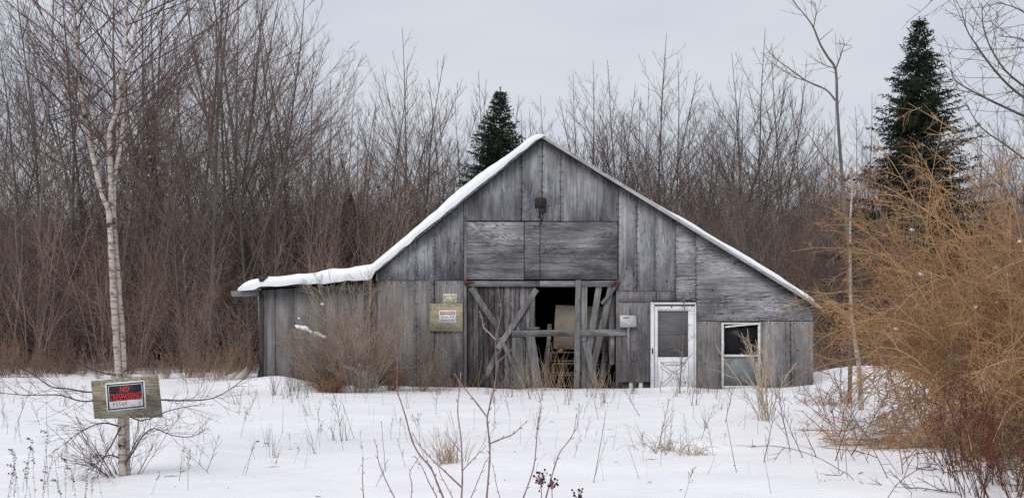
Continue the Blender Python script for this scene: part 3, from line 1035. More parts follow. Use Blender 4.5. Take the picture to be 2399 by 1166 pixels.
for (px, Y, ty, kd) in ((765, 38, 210, 1), (800, 40, 230, 5), (845, 42, 240, 7), (880, 40, 150, 0), (935, 39, 92, 2), (985, 41, 135, 4), (1030, 44, 215, 1), (1080, 46, 235, 7), (1110, 44, 200, 5), (1150, 45, 180, 7), (1215, 48, 285, 3),
                        (1262, 44, 270, 5), (1300, 42, 225, 1), (1345, 45, 195, 7), (1385, 43, 152, 6), (1425, 46, 215, 3), (1452, 42, 165, 2), (1500, 45, 210, 7), (1540, 41, 112, 6), (1583, 43, 160, 0), (1625, 46, 235, 1), (1665, 47, 280, 5),
                        (1705, 44, 205, 4), (1742, 42, 140, 2), (1775, 40, 105, 6), (1815, 42, 155, 0), (1850, 41, 140, 3), (1895, 44, 210, 5), (1940, 45, 265, 1)):
    plant_tree(px, Y, ty, kd, None, MTR[0], MTR[1], 0, 1.0)
for k in range(26):
    plant_tree(760 + 1200 * (k + tr.random()) / 26, tr.uniform(47, 54), tr.uniform(235, 330), None, None, 'farther leafless tree standing deep in the wood behind the barn', 'farther trees behind the barn', 0, 1.1)
for (px, Y, ty, kd) in ((1990, 43, 270, 2), (2022, 40, 235, 0), (2065, 46, 285, 7), (2110, 47, 310, 1), (2245, 44, 310, 6), (2300, 42, 280, 3), (2345, 40, 250, 5), (2395, 43, 235, 2), (2440, 38, 200, 0), (2320, 33, 330, 7)):
    plant_tree(px, Y, ty, kd, None, RTR[0], RTR[1])
for k in range(60):
    px = tr.uniform(-120, 2520); Y = tr.uniform(26.5, 40) if (px < 560 or px > 1960) else tr.uniform(32, 48)
    plant_tree(px, Y, tr.uniform(330, 500), None, None, LOW[0], LOW[1], 0, tr.uniform(1.0, 1.4))

plant_tree(744, 31.5, 440, 7, TREES_PALE, 'thin pale-barked leafless sapling seen over the lean-to roof', 'pale sapling over the lean-to')
plant_tree(690, 32.5, 400, 5, TREES_PALE, 'thin pale-barked leafless sapling seen over the lean-to roof', 'pale sapling over the lean-to')
# undergrowth of the wood: nobody could count its stems


def make_shrub(seed, H, stems, spread, subs=8, tw=5, rad=.014, tr0=.006, lean=None, ang=38, trop=.08, tlen=.5, wander=.12):
    r = random.Random(seed)
    big, fine = [], []
    for k in range(stems):
        a = r.uniform(0, 6.283); s0 = r.uniform(0, .12 * H * spread)
        d = Vector((math.cos(a) * spread * r.uniform(.1, 1), math.sin(a) * spread * r.uniform(.1, 1), 1))
        if lean: d += Vector(lean)
        Ln = H * r.uniform(.6, 1.08)
        q = shoot(r, (math.cos(a) * s0, math.sin(a) * s0, -.12), d, Ln, 8, wander * .6, trop * .4)
        big.append((q, taper(rad * r.uniform(.6, 1.1), tr0, 8)))
        for j in range(subs):
            u = .12 + .86 * (j + r.random()) / subs
            p2, d2 = along(q, u)
            L2 = Ln * .36 * (1.15 - u) * r.uniform(.5, 1.3)
            q2 = shoot(r, p2, off_dir(r, d2, R(ang * r.uniform(.6, 1.3))), L2, 5, wander, trop)
            fine.append((q2, taper(tr0 * 1.1, tr0 * .6, 5)))
            twigs_on(r, q2, tw, .1, .98, max(.18, L2 * tlen), R(ang), tr0 * .7, trop, wander * 1.2, 4, 0, fine)
    return G().tubes(big, 4).tubes(fine, 3)


def scatter(name, me, x0, x1, y0, y1, density, seed, smin, smax, label, cat):
    """one uncountable mass: copies of a clump strewn over a patch of ground"""
    o = tag(obj(name, me), label, cat, None, 'stuff')
    ng = bpy.data.node_groups.new(name, 'GeometryNodeTree')
    ng.interface.new_socket('Geometry', in_out='INPUT', socket_type='NodeSocketGeometry')
    ng.interface.new_socket('Geometry', in_out='OUTPUT', socket_type='NodeSocketGeometry')
    N = ng.nodes.new
    gi, go = N('NodeGroupInput'), N('NodeGroupOutput')
    gr, tf, dp, ip = N('GeometryNodeMeshGrid'), N('GeometryNodeTransform'), N('GeometryNodeDistributePointsOnFaces'), N('GeometryNodeInstanceOnPoints')
    gr.inputs['Size X'].default_value = x1 - x0; gr.inputs['Size Y'].default_value = y1 - y0
    gr.inputs['Vertices X'].default_value = 2; gr.inputs['Vertices Y'].default_value = 2
    tf.inputs['Translation'].default_value = ((x0 + x1) / 2, (y0 + y1) / 2, 0)
    dp.inputs['Density'].default_value = density; dp.inputs['Seed'].default_value = seed
    rr_, rs = N('FunctionNodeRandomValue'), N('FunctionNodeRandomValue')
    rr_.data_type = 'FLOAT_VECTOR'; rs.data_type = 'FLOAT'
    rr_.inputs[0].default_value = (0, 0, 0); rr_.inputs[1].default_value = (0, 0, 6.28)
    rs.inputs[2].default_value = smin; rs.inputs[3].default_value = smax
    K = ng.links.new
    K(gr.outputs['Mesh'], tf.inputs['Geometry']); K(tf.outputs[0], dp.inputs['Mesh']); K(dp.outputs['Points'], ip.inputs['Points'])
    K(gi.outputs[0], ip.inputs['Instance']); K(rr_.outputs[0], ip.inputs['Rotation']); K(rs.outputs[1], ip.inputs['Scale'])
    K(ip.outputs[0], go.inputs[0])
    o.modifiers.new('scatter', 'NODES').node_group = ng
    return o


def clump(shrubs, seed, n_, spread, mat):
    r = random.Random(seed)
    g = G()
    for k in range(n_):
        s_ = r.uniform(.65, 1.15)
        g.merge(shrubs[k % len(shrubs)], Matrix.Translation((r.gauss(0, spread), r.gauss(0, spread), 0)) @ Matrix.Rotation(r.uniform(0, 6.28), 4, 'Z') @ Matrix.Scale(s_, 4))
    return g.mesh('clump', mat, True)


und = [make_shrub(200 + k, 6.0 if k < 3 else 3.4, 7, .45, 12, 7, .0095, .0044, ang=40, trop=.03).arrays() for k in range(6)]
CL = [clump(und, 240 + k, 6, 1.3, MT['thicket']) for k in range(3)]
scatter('undergrowth', CL[0], -34, -6.2, 26.4, 47, .34, 3, .7, 1.2, 'dense grey-brown leafless undergrowth filling the wood left of the barn', 'undergrowth')
scatter('undergrowth', CL[1], -12, 15, 33.5, 50, .30, 4, .7, 1.2, 'dense grey-brown leafless undergrowth seen above the barn roof', 'undergrowth')
scatter('undergrowth', CL[2], 8.0, 32, 27.5, 47, .32, 5, .7, 1.2, 'dense grey-brown leafless undergrowth behind the golden thicket', 'undergrowth')
low = [make_shrub(230 + k, 1.25, 12, .8, 4, 4, .006, .004, ang=34).arrays() for k in range(4)]
LC = [clump(low, 250 + k, 5, .6, MT['thicket_low']) for k in range(2)]
scatter('wood_edge_brush', LC[0], -18, -6.6, 24.6, 27.4, .9, 6, .35, 1.2, 'low reddish brush along the snowy wood edge left of the barn', 'brush')
scatter('wood_edge_brush', LC[1], 7.3, 18, 25.4, 28, .8, 7, .35, 1.2, 'low reddish brush along the snowy wood edge right of the barn', 'brush')
deep = []
for k in range(3):
    a, b = make_tree(300 + k, 8.5, 18, .12, .36, 42, 6, 4, .06, 1, 3)
    d_ = G(); d_.merge(a.arrays(), Matrix.Identity(4)); d_.merge(b.arrays(), Matrix.Identity(4)); deep.append(d_.arrays())
scatter('far_wood', clump(deep, 260, 6, 2.6, MT['thicket']), -55, 60, 52, 85, .075, 8, .8, 1.25, 'far leafless wood seen as one brown mass between nearer trunks', 'wood')

# ------------------------------------------------------------------ spruces


def make_spruce(seed, H, W, base=.06, dens=1.0, droop=.25, bare=0.0, irregular=.25):
    r = random.Random(seed)
    trunk = shoot(r, (0, 0, -.2), (0, 0, 1), H + .2, 12, .012, .02)
    wood_, V, T = [], [], []
    nn = 0
    z = H * base
    while z < H - .12:
        t = z / H
        wl = W * (1 - t) ** .85
        cnt = max(2, int((2 + 2.4 * (1 - t)) * dens + r.random()))
        a0 = r.uniform(0, 6.28)
        for k in range(cnt):
            a = a0 + 6.283 * k / cnt + r.uniform(-.7, .7)
            Ln = max(.12, wl * r.uniform(1 - irregular, 1 + irregular * .7))
            p, _ = along(trunk, min(.999, (z + .2) / (H + .2)))
            d = Vector((math.cos(a), math.sin(a), .45 * t + .05))
            q = [Vector(p)]
            for j in range(6):
                f = (j + 1) / 6
                d = Vector((math.cos(a), math.sin(a), .5 * t + .1 - droop * 2.2 * (f if f < .7 else 1.4 - f)))
                q.append(q[-1] + d.normalized() * Ln / 6)
            wood_.append((q, taper(.012 + .014 * (1 - t), .004, 7)))
            if t < bare and r.random() < .75: 
                twigs_on(r, q, 7, .2, .98, .3, R(50), .004, -.05, .15, 4, 0, wood_)
                continue
            nt_ = max(5, int(Ln * 17))
            for j in range(nt_):
                u = .12 + .88 * (j + r.random()) / nt_
                p2, d2 = along(q, u)
                side = 1 if j % 2 else -1
                perp = d2.cross(Vector((0, 0, 1))).normalized() * side
                td = (d2 * .75 + perp * r.uniform(.5, 1.0) + Vector((0, 0, r.uniform(-.95, .25)))).normalized()
                tl = (.10 + .24 * (1 - u) * min(1, Ln)) * r.uniform(.7, 1.3)
                for m in range(max(5, int(tl * 44))):
                    c = p2 + td * tl * (m + r.random()) / max(5, int(tl * 44))
                    nd = (td * .7 + rv(r) * .9).normalized()
                    sd_ = nd.cross(rv(r)).normalized() * r.uniform(.012, .022)
                    e = c + nd * r.uniform(.07, .13)
                    V += [c - sd_, c + sd_, e]
                    T.append((nn, nn + 1, nn + 2)); nn += 3
        z += r.uniform(.05, .11) * (1.25 - .5 * t)
    for k in range(60):   # leader
        c = along(trunk, 1 - .06 * r.random() ** 1.5)[0]; nd = (Vector((0, 0, .9)) + rv(r)).normalized()
        sd_ = nd.cross(rv(r)).normalized() * .010
        V += [c - sd_, c + sd_, c + nd * .09]; T.append((nn, nn + 1, nn + 2)); nn += 3
    tg_ = G().tubes([(trunk, taper(.02 + H * .009, .008, 12))], 7)
    bg_ = G().tubes(wood_, 3)
    ng = G().add([tuple(v) for v in V], None, T)
    return tg_, bg_, ng


def put_spruce(px, Y, topy, W, seed, label, **kw):
    X = (px - 1199.5) * Y / F
    H = CZ + (HY - topy) * Y / F
    a, b, c = make_spruce(seed, H, W, **kw)
    o = empty('spruce_tree', (X, Y, gz(X, Y)), label, 'tree')
    obj('trunk', a.mesh('trunk', MT['bark'], True), o)
    tag(obj('branches', b.mesh('branches', MT['deadtwig'], True), o), kind='stuff')
    obj('crown', c.mesh('crown', MT['needle']), o)
    return o


put_spruce(1163, 33.5, 210, 3.0, 41, 'dark green spruce standing behind the left barn roof slope', dens=1.7, droop=.2, irregular=.3)
put_spruce(2146, 30.0, 48, 3.1, 42, 'tall ragged spruce standing behind the golden thicket', dens=1.8, droop=.2, bare=.30, irregular=.5)
put_spruce(820, 37.0, 445, 1.7, 43, 'small dark spruce half hidden in the wood left of the barn gable', droop=.25)
put_spruce(368, 33.0, 250, 1.5, 44, 'thin dark spruce half hidden behind the leaning birch', dens=.55, droop=.3, irregular=.5)

# ------------------------------------------------------------------ birch with the sign
BRY = 8.75


def smooth_px(pts, Y, per=4, dY=None):
    """Catmull-Rom through photo points at a depth"""
    P = [at(p[0], p[1], Y + (dY[i] if dY else 0)) for i, p in enumerate(pts)]
    P = [P[0] * 2 - P[1]] + P + [P[-1] * 2 - P[-2]]
    out = []
    for i in range(1, len(P) - 2):
        for k in range(per):
            t = k / per
            a, b, c, d = P[i - 1], P[i], P[i + 1], P[i + 2]
            out.append(.5 * ((2 * b) + (c - a) * t + (2 * a - 5 * b + 4 * c - d) * t * t + (3 * b - a - 3 * c + d) * t ** 3))
    out.append(P[-2])
    return out


sb = BRY / F
bb = gpx(291, 1121)
birch = empty('birch_tree', (bb.x, BRY, gz(bb.x, BRY)), 'white-barked birch with several stems carrying the no trespassing board', 'tree')
bo = birch.location.copy()
loc = lambda pts: [p - bo for p in pts]
s1 = smooth_px([(288, 1150), (287, 1100), (283, 980), (276, 860), (270, 760), (264, 660), (259, 560), (253, 490), (238, 455), (215, 355), (201, 284), (189, 197), (183, 130), (177, 59), (170, 0), (160, -120), (156, -260)], BRY, 4, [0, 0, 0, 0, 0, 0, 0, 0, 0, .05, .1, .12, .15, .2, .25, .3, .3])
s2 = smooth_px([(297, 1150), (296, 1100), (293, 980), (289, 870), (283, 760), (277, 680), (271, 600), (263, 500), (260, 450), (258, 380), (257, 310), (275, 256), (286, 177), (292, 118), (296, 59), (294, 0), (286, -120), (290, -260)], BRY + .05, 4)
s3 = smooth_px([(272, 600), (266, 470), (270, 400), (277, 370), (284, 327), (290, 252), (291, 190), (311, 138), (316, 87), (323, 40), (343, 0), (370, -110), (380, -220)], BRY + .10, 4)
stems = [(loc(s1), taper(.034, .009, len(s1))), (loc(s2), taper(.035, .009, len(s2))), (loc(s3), taper(.020, .007, len(s3)))]
# root flare
for q, rr_ in stems[:2]:
    for i in range(4): rr_[i] *= 1.25 - .06 * i
for k, (q, rr_) in enumerate(stems):
    rk = random.Random(620 + k)
    for i in range(len(rr_)): rr_[i] *= rk.uniform(.86, 1.12)
    obj('trunk', G().tubes([(q, rr_)], 10).mesh('trunk', MT['birch'], True), birch)
r = random.Random(61)
big, fine = [], []
for (q, _), cnt in zip(stems, (26, 24, 18)):
    for k in range(cnt):
        t = .50 + .48 * (k + r.random()) / cnt if q is not stems[2][0] else .2 + .78 * (k + r.random()) / cnt
        p, d = along(q, t)
        sgn = -1 if k % 2 else 1
        dd = Vector((sgn * r.uniform(.5, 1.0), r.uniform(-.6, .6), r.uniform(.45, 1.0)))
        Ln = r.uniform(.8, 2.1) * (1.3 - .6 * t)
        b_ = shoot(r, p, dd, Ln, 9, .07, .03)
        big.append((b_, taper(.0068 * (1.3 - .6 * t), .002, 9)))
        twigs_on(r, b_, 9, .15, .98, .5, R(34), .0024, .05, .07, 5, 3, fine)
# weeping low limbs
for pts, dyv in (([(283, 905), (215, 918), (160, 910), (120, 905), (70, 872), (20, 850), (-40, 835)], -.5), ([(283, 880), (230, 870), (180, 845), (150, 800)], -.3), ([(290, 930), (380, 936), (430, 938), (500, 932), (555, 900), (590, 870)], -.4),
                 ([(290, 1090), (310, 1060), (335, 1020), (362, 1003), (400, 1018), (450, 1022), (490, 1000)], -.25), ([(292, 1090), (305, 1062), (318, 1035), (336, 1010)], -.2), ([(290, 870), (340, 850), (400, 850), (470, 815)], -.4),
                 ([(283, 925), (200, 940), (140, 925), (60, 925), (0, 920)], -.6), ([(285, 1075), (255, 1065), (225, 1085), (208, 1092)], -.2), ([(292, 960), (330, 985), (400, 960), (480, 945)], -.5), ([(286, 1000), (240, 990), (190, 1010), (150, 1040)], -.3), ([(288, 990), (262, 1040), (240, 1080), (236, 1110)], -.35)):
    q = loc(smooth_px(pts, BRY, 3, [dyv * i / (len(pts) - 1) for i in range(len(pts))]))
    big.append((q, taper(.0078, .0024, len(q))))
    twigs_on(r, q, 15, .15, .98, .46, R(38), .0020, .03, .12, 5, 2, fine)
# sprouts at the foot
for k in range(22):
    a = r.uniform(0, 6.28)
    q = shoot(r, (math.cos(a) * .10, math.sin(a) * .08, -.05), (math.cos(a) * .9, math.sin(a) * .6, r.uniform(.5, 1.4)), r.uniform(.35, .85), 6, .1, .02)
    big.append((q, taper(.0028, .0014, 6)))
    twigs_on(r, q, 5, .2, .95, .22, R(40), .002, 0, .15, 4, 1, fine)
obj('crown', G().tubes(big, 5).tubes(fine, 3).mesh('crown', MT['birch_twig'], True), birch)

# the plywood board and its sign
BFY = BRY - .12


def onboard(px, py, y): return tuple(at(px, py, BFY) + Vector((0, y, 0)))


c4 = [(221, 980), (380, 977), (369, 879), (213, 892)]
nb = empty('sign_board', onboard(296, 979, 0), 'tilted weathered plywood board nailed to the birch trunk', 'board')
nloc = nb.location.copy()
g = G().add([Vector(onboard(*p, 0)) - nloc for p in c4] + [Vector(onboard(*p, .018)) - nloc for p in c4], [(0, 1, 2, 3), (7, 6, 5, 4), (1, 0, 4, 5), (2, 1, 5, 6), (3, 2, 6, 7), (0, 3, 7, 4)])
obj('board', g.mesh('board', MT['sign_ply']), nb)
ns = empty('no_trespassing_sign', onboard(297, 960, -.01), 'black, red and white no trespassing sign on the tilted plywood board', 'sign')
nsl = ns.location.copy()


def toN(u, v, y):
    """u 0..1 left-right, v 0..1 top-bottom on the tilted sign"""
    x = 247 + 92 * u + (4.5 - .5 * u) * v
    yy = 897.5 - 7.5 * u + (66.5 - 2.0 * u) * v
    return tuple(Vector(onboard(x, yy, y)) - nsl)


obj('plate', quad_plate(toN, 0, 1, 0, 1, -.006, -.001).mesh('plate', MT['sign_white']), ns)
g = G()
for (a, b, c_, d_) in ((.035, .965, .045, .085), (.035, .965, .915, .955), (.035, .065, .0855, .9145), (.935, .965, .0855, .9145)):
    P = quad_plate(toN, a, b, c_, d_, -.0085, -.0062).arrays(); g.merge(P, Matrix.Identity(4))
obj('border', g.mesh('border', MT['sign_navy']), ns)
obj('field', quad_plate(toN, .085, .915, .115, .655, -.0085, -.0062).mesh('field', MT['sign_black']), ns)
obj('lettering', text_mesh('lettering', 'NO', 'sign_red', (.37, .60, .15, .37), -.011, to=toN), ns)
obj('lettering', text_mesh('lettering', 'TRESPASSING', 'sign_red', (.095, .905, .40, .645), -.011, to=toN), ns)
g = G()
r2 = random.Random(4)


def stroke(pts): g.tubes([([toN(a, b, -.009) for a, b in pts], [.0017] * len(pts))], 4)


for k, ch in enumerate([[(0, 1), (0, 0), (.7, .1), (.6, .5), (0, .55)], [(.7, .05), (.1, .1), (.1, .45), (.7, .55), (.6, .95), (0, .95)], [(0, .05), (.8, 0)], [(.4, 0), (.35, 1)], [(0, 1), (.4, 0), (.75, 1)], [(.15, .6), (.6, .6)], [(0, 1), (.05, 0), (.6, .95), (.65, 0)]]):
    x0 = (.17, .245, .315, .315, .39, .39, .47)[k]
    stroke([(x0 + a * .06, .70 + b * .13) for a, b in ch])
obj('handwriting', g.mesh('handwriting', MT['sign_grey']), ns)
g = G()
for (u, v) in ((.02, .03), (.98, .03), (.02, .97), (.98, .97)):
    c_ = Vector(toN(u, v, -.008)); g.tubes([([c_, c_ + Vector((0, .006, 0))], [.0035, .0035])], 6)
obj('screw', g.mesh('screw', MT['rust_dark']), ns)

# ------------------------------------------------------------------ bare aspen and birch sapling at the right
AY = 17.0
ab = gpx(1998, 943)
asp = empty('bare_aspen', ((1990 - 1199.5) * AY / F, AY, gz((1990 - 1199.5) * AY / F, AY)), 'slender bare aspen with a kinked forked top right of the barn', 'tree')
ao = asp.location.copy()
q0 = smooth_px([(1990, 945), (1993, 800), (1990, 650), (1984, 520), (1972, 400), (1965, 310), (1961, 240), (1958, 165), (1940, 135), (1922, 105), (1908, 70), (1900, 55)], AY, 3)
obj('trunk', G().tubes([([p - ao for p in q0], taper(.038, .012, len(q0)))], 8).mesh('trunk', MT['bark'], True), asp)
r = random.Random(71)
big, fine = [], []
for pts, r0 in (([(1900, 55), (1885, 35), (1862, 8), (1858, -5)], .012), ([(1906, 66), (1912, 30), (1910, 8)], .010), ([(1958, 162), (1970, 130), (1979, 100)], .016), ([(1979, 104), (1960, 102)], .008), ([(1979, 106), (1996, 107)], .007), ([(1974, 122), (1998, 110)], .006),
                ([(1958, 236), (1935, 210), (1890, 190), (1855, 165), (1820, 140), (1805, 125)], .018), ([(1890, 190), (1860, 180), (1820, 155), (1800, 142)], .009), ([(1918, 97), (1935, 82), (1952, 68)], .007), ([(1955, 160), (1930, 152), (1914, 143)], .009), ([(1963, 185), (1972, 178)], .006), ([(1958, 172), (1942, 166)], .006),
                ([(1975, 420), (1930, 370), (1905, 330), (1870, 280)], .012), ([(1985, 520), (2020, 450), (2040, 400)], .010), ([(1988, 620), (1950, 560), (1910, 540)], .009), ([(1962, 250), (1975, 215)], .006)):
    q = [p - ao for p in smooth_px(pts, AY, 3)]
    big.append((q, taper(r0, .004, len(q))))
    if r0 > .0085: twigs_on(r, q, 7, .15, .97, .45, R(40), .0045, .05, .12, 5, 1, fine)
obj('crown', G().tubes(big, 5).tubes(fine, 3).mesh('crown', MT['twig_red'], True), asp)

BY2 = 15.5
sap = empty('birch_sapling', ((2010 - 1199.5) * BY2 / F, BY2, gz((2010 - 1199.5) * BY2 / F, BY2)), 'thin pale birch sapling beside the golden thicket right of the barn', 'tree')
so = sap.location.copy()
q0 = smooth_px([(2018, 965), (2014, 880), (2008, 830), (1998, 760), (1993, 690), (1992, 600), (1992, 520), (1996, 450), (1997, 392)], BY2, 4)
obj('trunk', G().tubes([([p - so for p in q0], taper(.040, .010, len(q0)))], 8).mesh('trunk', MT['birch'], True), sap)
fine = twigs_on(random.Random(5), [p - so for p in q0], 22, .25, .98, .8, R(55), .006, .04, .1, 5, 4)
obj('crown', G().tubes(fine, 3).mesh('crown', MT['birch_twig'], True), sap)

# ------------------------------------------------------------------ tree reaching in from the right edge
TY = 12.5
edge = empty('arching_tree', ((2560 - 1199.5) * TY / F, TY, gz((2560 - 1199.5) * TY / F, TY)), 'bare tree reaching thin arching limbs in from the right edge', 'tree')
eo = edge.location.copy()
q0 = smooth_px([(2560, 1020), (2550, 700), (2530, 400), (2520, 200), (2500, 0), (2480, -160)], TY, 4)
obj('trunk', G().tubes([([p - eo for p in q0], taper(.11, .03, len(q0)))], 9).mesh('trunk', MT['bark'], True), edge)
r = random.Random(81)
big, fine = [], []
for pts, r0, cnt in (([(2530, 420), (2450, 300), (2390, 268), (2330, 240), (2280, 215), (2240, 190), (2225, 160)], .022, 16), ([(2525, 300), (2450, 260), (2380, 215), (2330, 165), (2290, 110), (2265, 70), (2252, 20)], .020, 16), ([(2520, 200), (2440, 220), (2370, 180), (2330, 130), (2305, 70), (2300, 10)], .018, 14),
                     ([(2510, 60), (2440, 60), (2400, 30), (2370, 15), (2330, 5)], .014, 10), ([(2510, 100), (2430, 110), (2390, 90), (2340, 85)], .012, 10), ([(2500, -40), (2400, -30), (2300, -25), (2220, -8), (2180, 2)], .012, 8), ([(2545, 560), (2450, 420), (2370, 350), (2300, 300), (2260, 240)], .016, 14), ([(2550, 700), (2440, 520), (2350, 440), (2290, 380)], .014, 14)):
    q = [p - eo for p in smooth_px(pts, TY, 3, [-.25 * i for i in range(len(pts))])]
    big.append((q, taper(r0, .004, len(q))))
    twigs_on(r, q, cnt, .2, .98, .75, R(42), .0045, .05, .1, 6, 3, fine)
obj('crown', G().tubes(big, 5).tubes(fine, 3).mesh('crown', MT['twig'], True), edge)

# ------------------------------------------------------------------ the golden thicket


def cane_bush(seed, n_canes, roots, dirs, Lr, trop, subs, tw, r0, tl, sublen=.34, wander=.09, xmin=-9.0):
    r = random.Random(seed)
    big, fine = [], []
    for k in range(n_canes):
        p = Vector((r.uniform(*roots[0]), r.uniform(*roots[1]), -.1))
        d = Vector((r.uniform(*dirs[0]), r.uniform(*dirs[1]), r.uniform(*dirs[2])))
        Ln = r.uniform(*Lr)
        q = shoot(r, p, d, Ln, 13, wander, -trop * r.uniform(.6, 1.5))
        lo_x = min(v.x for v in q)
        lim = min(xmin + r.expovariate(3.0), p.x - .15)
        if lo_x < lim:
            kx = (p.x - lim) / (p.x - lo_x)
            q = [Vector((p.x + (v.x - p.x) * kx, v.y, v.z)) for v in q]
        q = [v if v.z > .02 or i < 2 else Vector((v.x, v.y, .02)) for i, v in enumerate(q)]
        big.append((q, taper(r0 * r.uniform(.5, 1.1), .003, 13)))
        for j in range(subs):
            u = .15 + .84 * (j + r.random()) / subs
            p2, d2 = along(q, u)
            L2 = Ln * sublen * (1.2 - u) * r.uniform(.4, 1.3)
            q2 = shoot(r, p2, off_dir(r, d2, R(r.uniform(20, 70))), L2, 6, wander * 1.5, -trop * r.uniform(-.4, .8))
            q2 = [Vector((v.x, v.y, max(v.z, .01))) for v in q2]
            fine.append((q2, taper(.0042, .0026, 6)))
            twigs_on(r, q2, tw, .1, .98, tl, R(50), .0025, 0, .14, 4, 0, fine)
    return G().tubes(big, 5), G().tubes(fine, 3)


def put_bush(name, X, Y, parts, mats, label, cat='bush', group=None):
    o = empty(name, (X, Y, gz(X, Y)), label, cat, group)
    for nm, g_, m in zip(('canes', 'twigs'), parts, mats):
        tag(obj(nm, g_.mesh(nm, MT[m], True), o), kind='stuff')
    return o


put_bush('golden_bush', 5.2, 11.6, cane_bush(91, 190, ((-.6, 3.0), (-1.4, 1.8)), ((-.75, .4), (-.5, .4), (.9, 2.0)), (2.3, 4.6), .15, 15, 8, .009, .24, .32, .06, -1.6), ('gold_pale', 'gold'), 'large golden-brown thicket of arching canes beside the birch sapling')
put_bush('golden_bush', 5.6, 10.9, cane_bush(96, 46, ((.2, 3.0), (-1.0, 1.4)), ((-1.3, -.5), (-.4, .2), (.7, 1.5)), (2.8, 5.0), .17, 11, 5, .011, .2, .26, .05, -2.4), ('gold_pale', 'gold'), 'long pale canes sweeping left out of the large golden-brown thicket')
put_bush('golden_bush', 4.5, 9.6, cane_bush(92, 75, ((-.6, 2.0), (-.8, .9)), ((-.8, .4), (-.5, .3), (.6, 1.4)), (1.3, 2.9), .19, 13, 7, .008, .2, .32, .06, -.9), ('gold_pale', 'gold'), 'lower golden-brown thicket with pale hooped canes over the snow')
put_bush('bramble', 4.0, 7.9, cane_bush(93, 36, ((-.75, 1.1), (-.9, .9)), ((-.8, .6), (-.5, .5), (.7, 1.4)), (.7, 1.6), .12, 7, 4, .0055, .16), ('bramble', 'bramble'), 'tangled thin grey-brown bramble rising from the snow under the golden thicket')
put_bush('bramble', 3.05, 8.8, cane_bush(94, 15, ((-.4, .7), (-.5, .5)), ((-.9, .3), (-.3, .3), (.9, 1.6)), (.7, 1.4), .06, 4, 2, .0045, .14), ('dogwood', 'bramble'), 'sparse reddish bramble leaning left at the foot of the golden thicket')
# rust-brown weeds with seed clusters
r = random.Random(95)


def rust_weed(seed):
    r = random.Random(seed)
    polys, V, T = [], [], []
    for k in range(9):
        q = shoot(r, (r.uniform(-.12, .12), r.uniform(-.12, .12), -.05), (r.uniform(-.4, .3), r.uniform(-.3, .3), 1), r.uniform(.5, .95), 7, .1, 0)
        polys.append((q, taper(.004, .002, 7)))
        tws = twigs_on(r, q, 7, .35, .98, .14, R(45), .002, .02, .15, 4)
        polys += tws
        for tq, _ in tws:
            for m in range(9):
                c = along(tq, r.uniform(.4, .999))[0] + rv(r) * .012
                a = rv(r).normalized() * r.uniform(.006, .013); b = a.cross(rv(r)).normalized() * r.uniform(.004, .009)
                n0 = len(V); V += [c - a, c + b, c + a]; T.append((n0, n0 + 1, n0 + 2))
    return G().tubes(polys, 3), G().add([tuple(v) for v in V], None, T)


for k, (px, py) in enumerate(((2290, 1160), (2335, 1110), (2370, 1180), (2250, 1100), (2310, 1060), (2270, 1130), (2350, 1070), (2385, 1120))):
    P = gpx(px, py + 40)
    a, b = rust_weed(500 + k)
    o = empty('rust_weed', P, 'rust-brown weed clump with dark seed clusters among the brambles', 'weed', 'rust-brown weeds among the brambles')
    tag(obj('stems', a.mesh('stems', MT['rust_weed'], True), o), kind='stuff'); tag(obj('seed_sprays', b.mesh('seed_sprays', MT['rust_weed']), o), kind='stuff')

# ------------------------------------------------------------------ shrubs by the barn


def put_shrub(name, px, py, g_, m, label, cat='shrub', group=None, part='branches'):
    P = gpx(px, py)
    o = obj(name, g_.mesh(name, MT[m], True))
    o.location = P
    return tag(o, label, cat, group)


put_shrub('brown_shrub', 848, 916, make_shrub(601, 2.55, 50, .72, 13, 6, .0062, .0029, lean=(.03, 0, 0), ang=36, trop=.03), 'brown_shrub', 'large brown leafless shrub against the lean-to wall beside the pale drum')
put_shrub('brown_shrub', 790, 913, make_shrub(602, 1.85, 32, .6, 11, 6, .0065, .0031, lean=(-.65, 0, 0), ang=34, trop=.01), 'brown_shrub', 'brown leafless shrub leaning toward the lean-to corner with snow in its twigs')
put_shrub('orange_brush', 775, 916, make_shrub(603, .62, 38, 1.2, 5, 5, .005, .004, ang=40, trop=0), 'orange_shrub', 'low orange-brown brush mound in front of the lean-to wall')
put_shrub('orange_brush', 915, 913, make_shrub(604, .8, 26, .7, 4, 4, .005, .0035, ang=32, trop=.03), 'orange_shrub', 'low orange-brown brush right of the pale drum')
put_shrub('brown_shrub', 985, 912, make_shrub(605, 1.45, 22, .6, 8, 5, .005, .003, ang=30, trop=.04), 'brown_shrub', 'thin brown shrub below the yellowish plywood square')
put_shrub('pale_shrub', 1800, 985, make_shrub(606, 1.45, 15, .50, 5, 3, .0085, .0042, ang=28, trop=.01, wander=.20), 'pale_shrub', 'pale straw-coloured shrub standing in the snow before the window')
put_shrub('bare_sapling', 1592, 921, make_shrub(607, 1.9, 1, .05, 10, 4, .022, .006, ang=55, trop=.03), 'twig_red', 'small single-stemmed sapling in front of the white storm door')
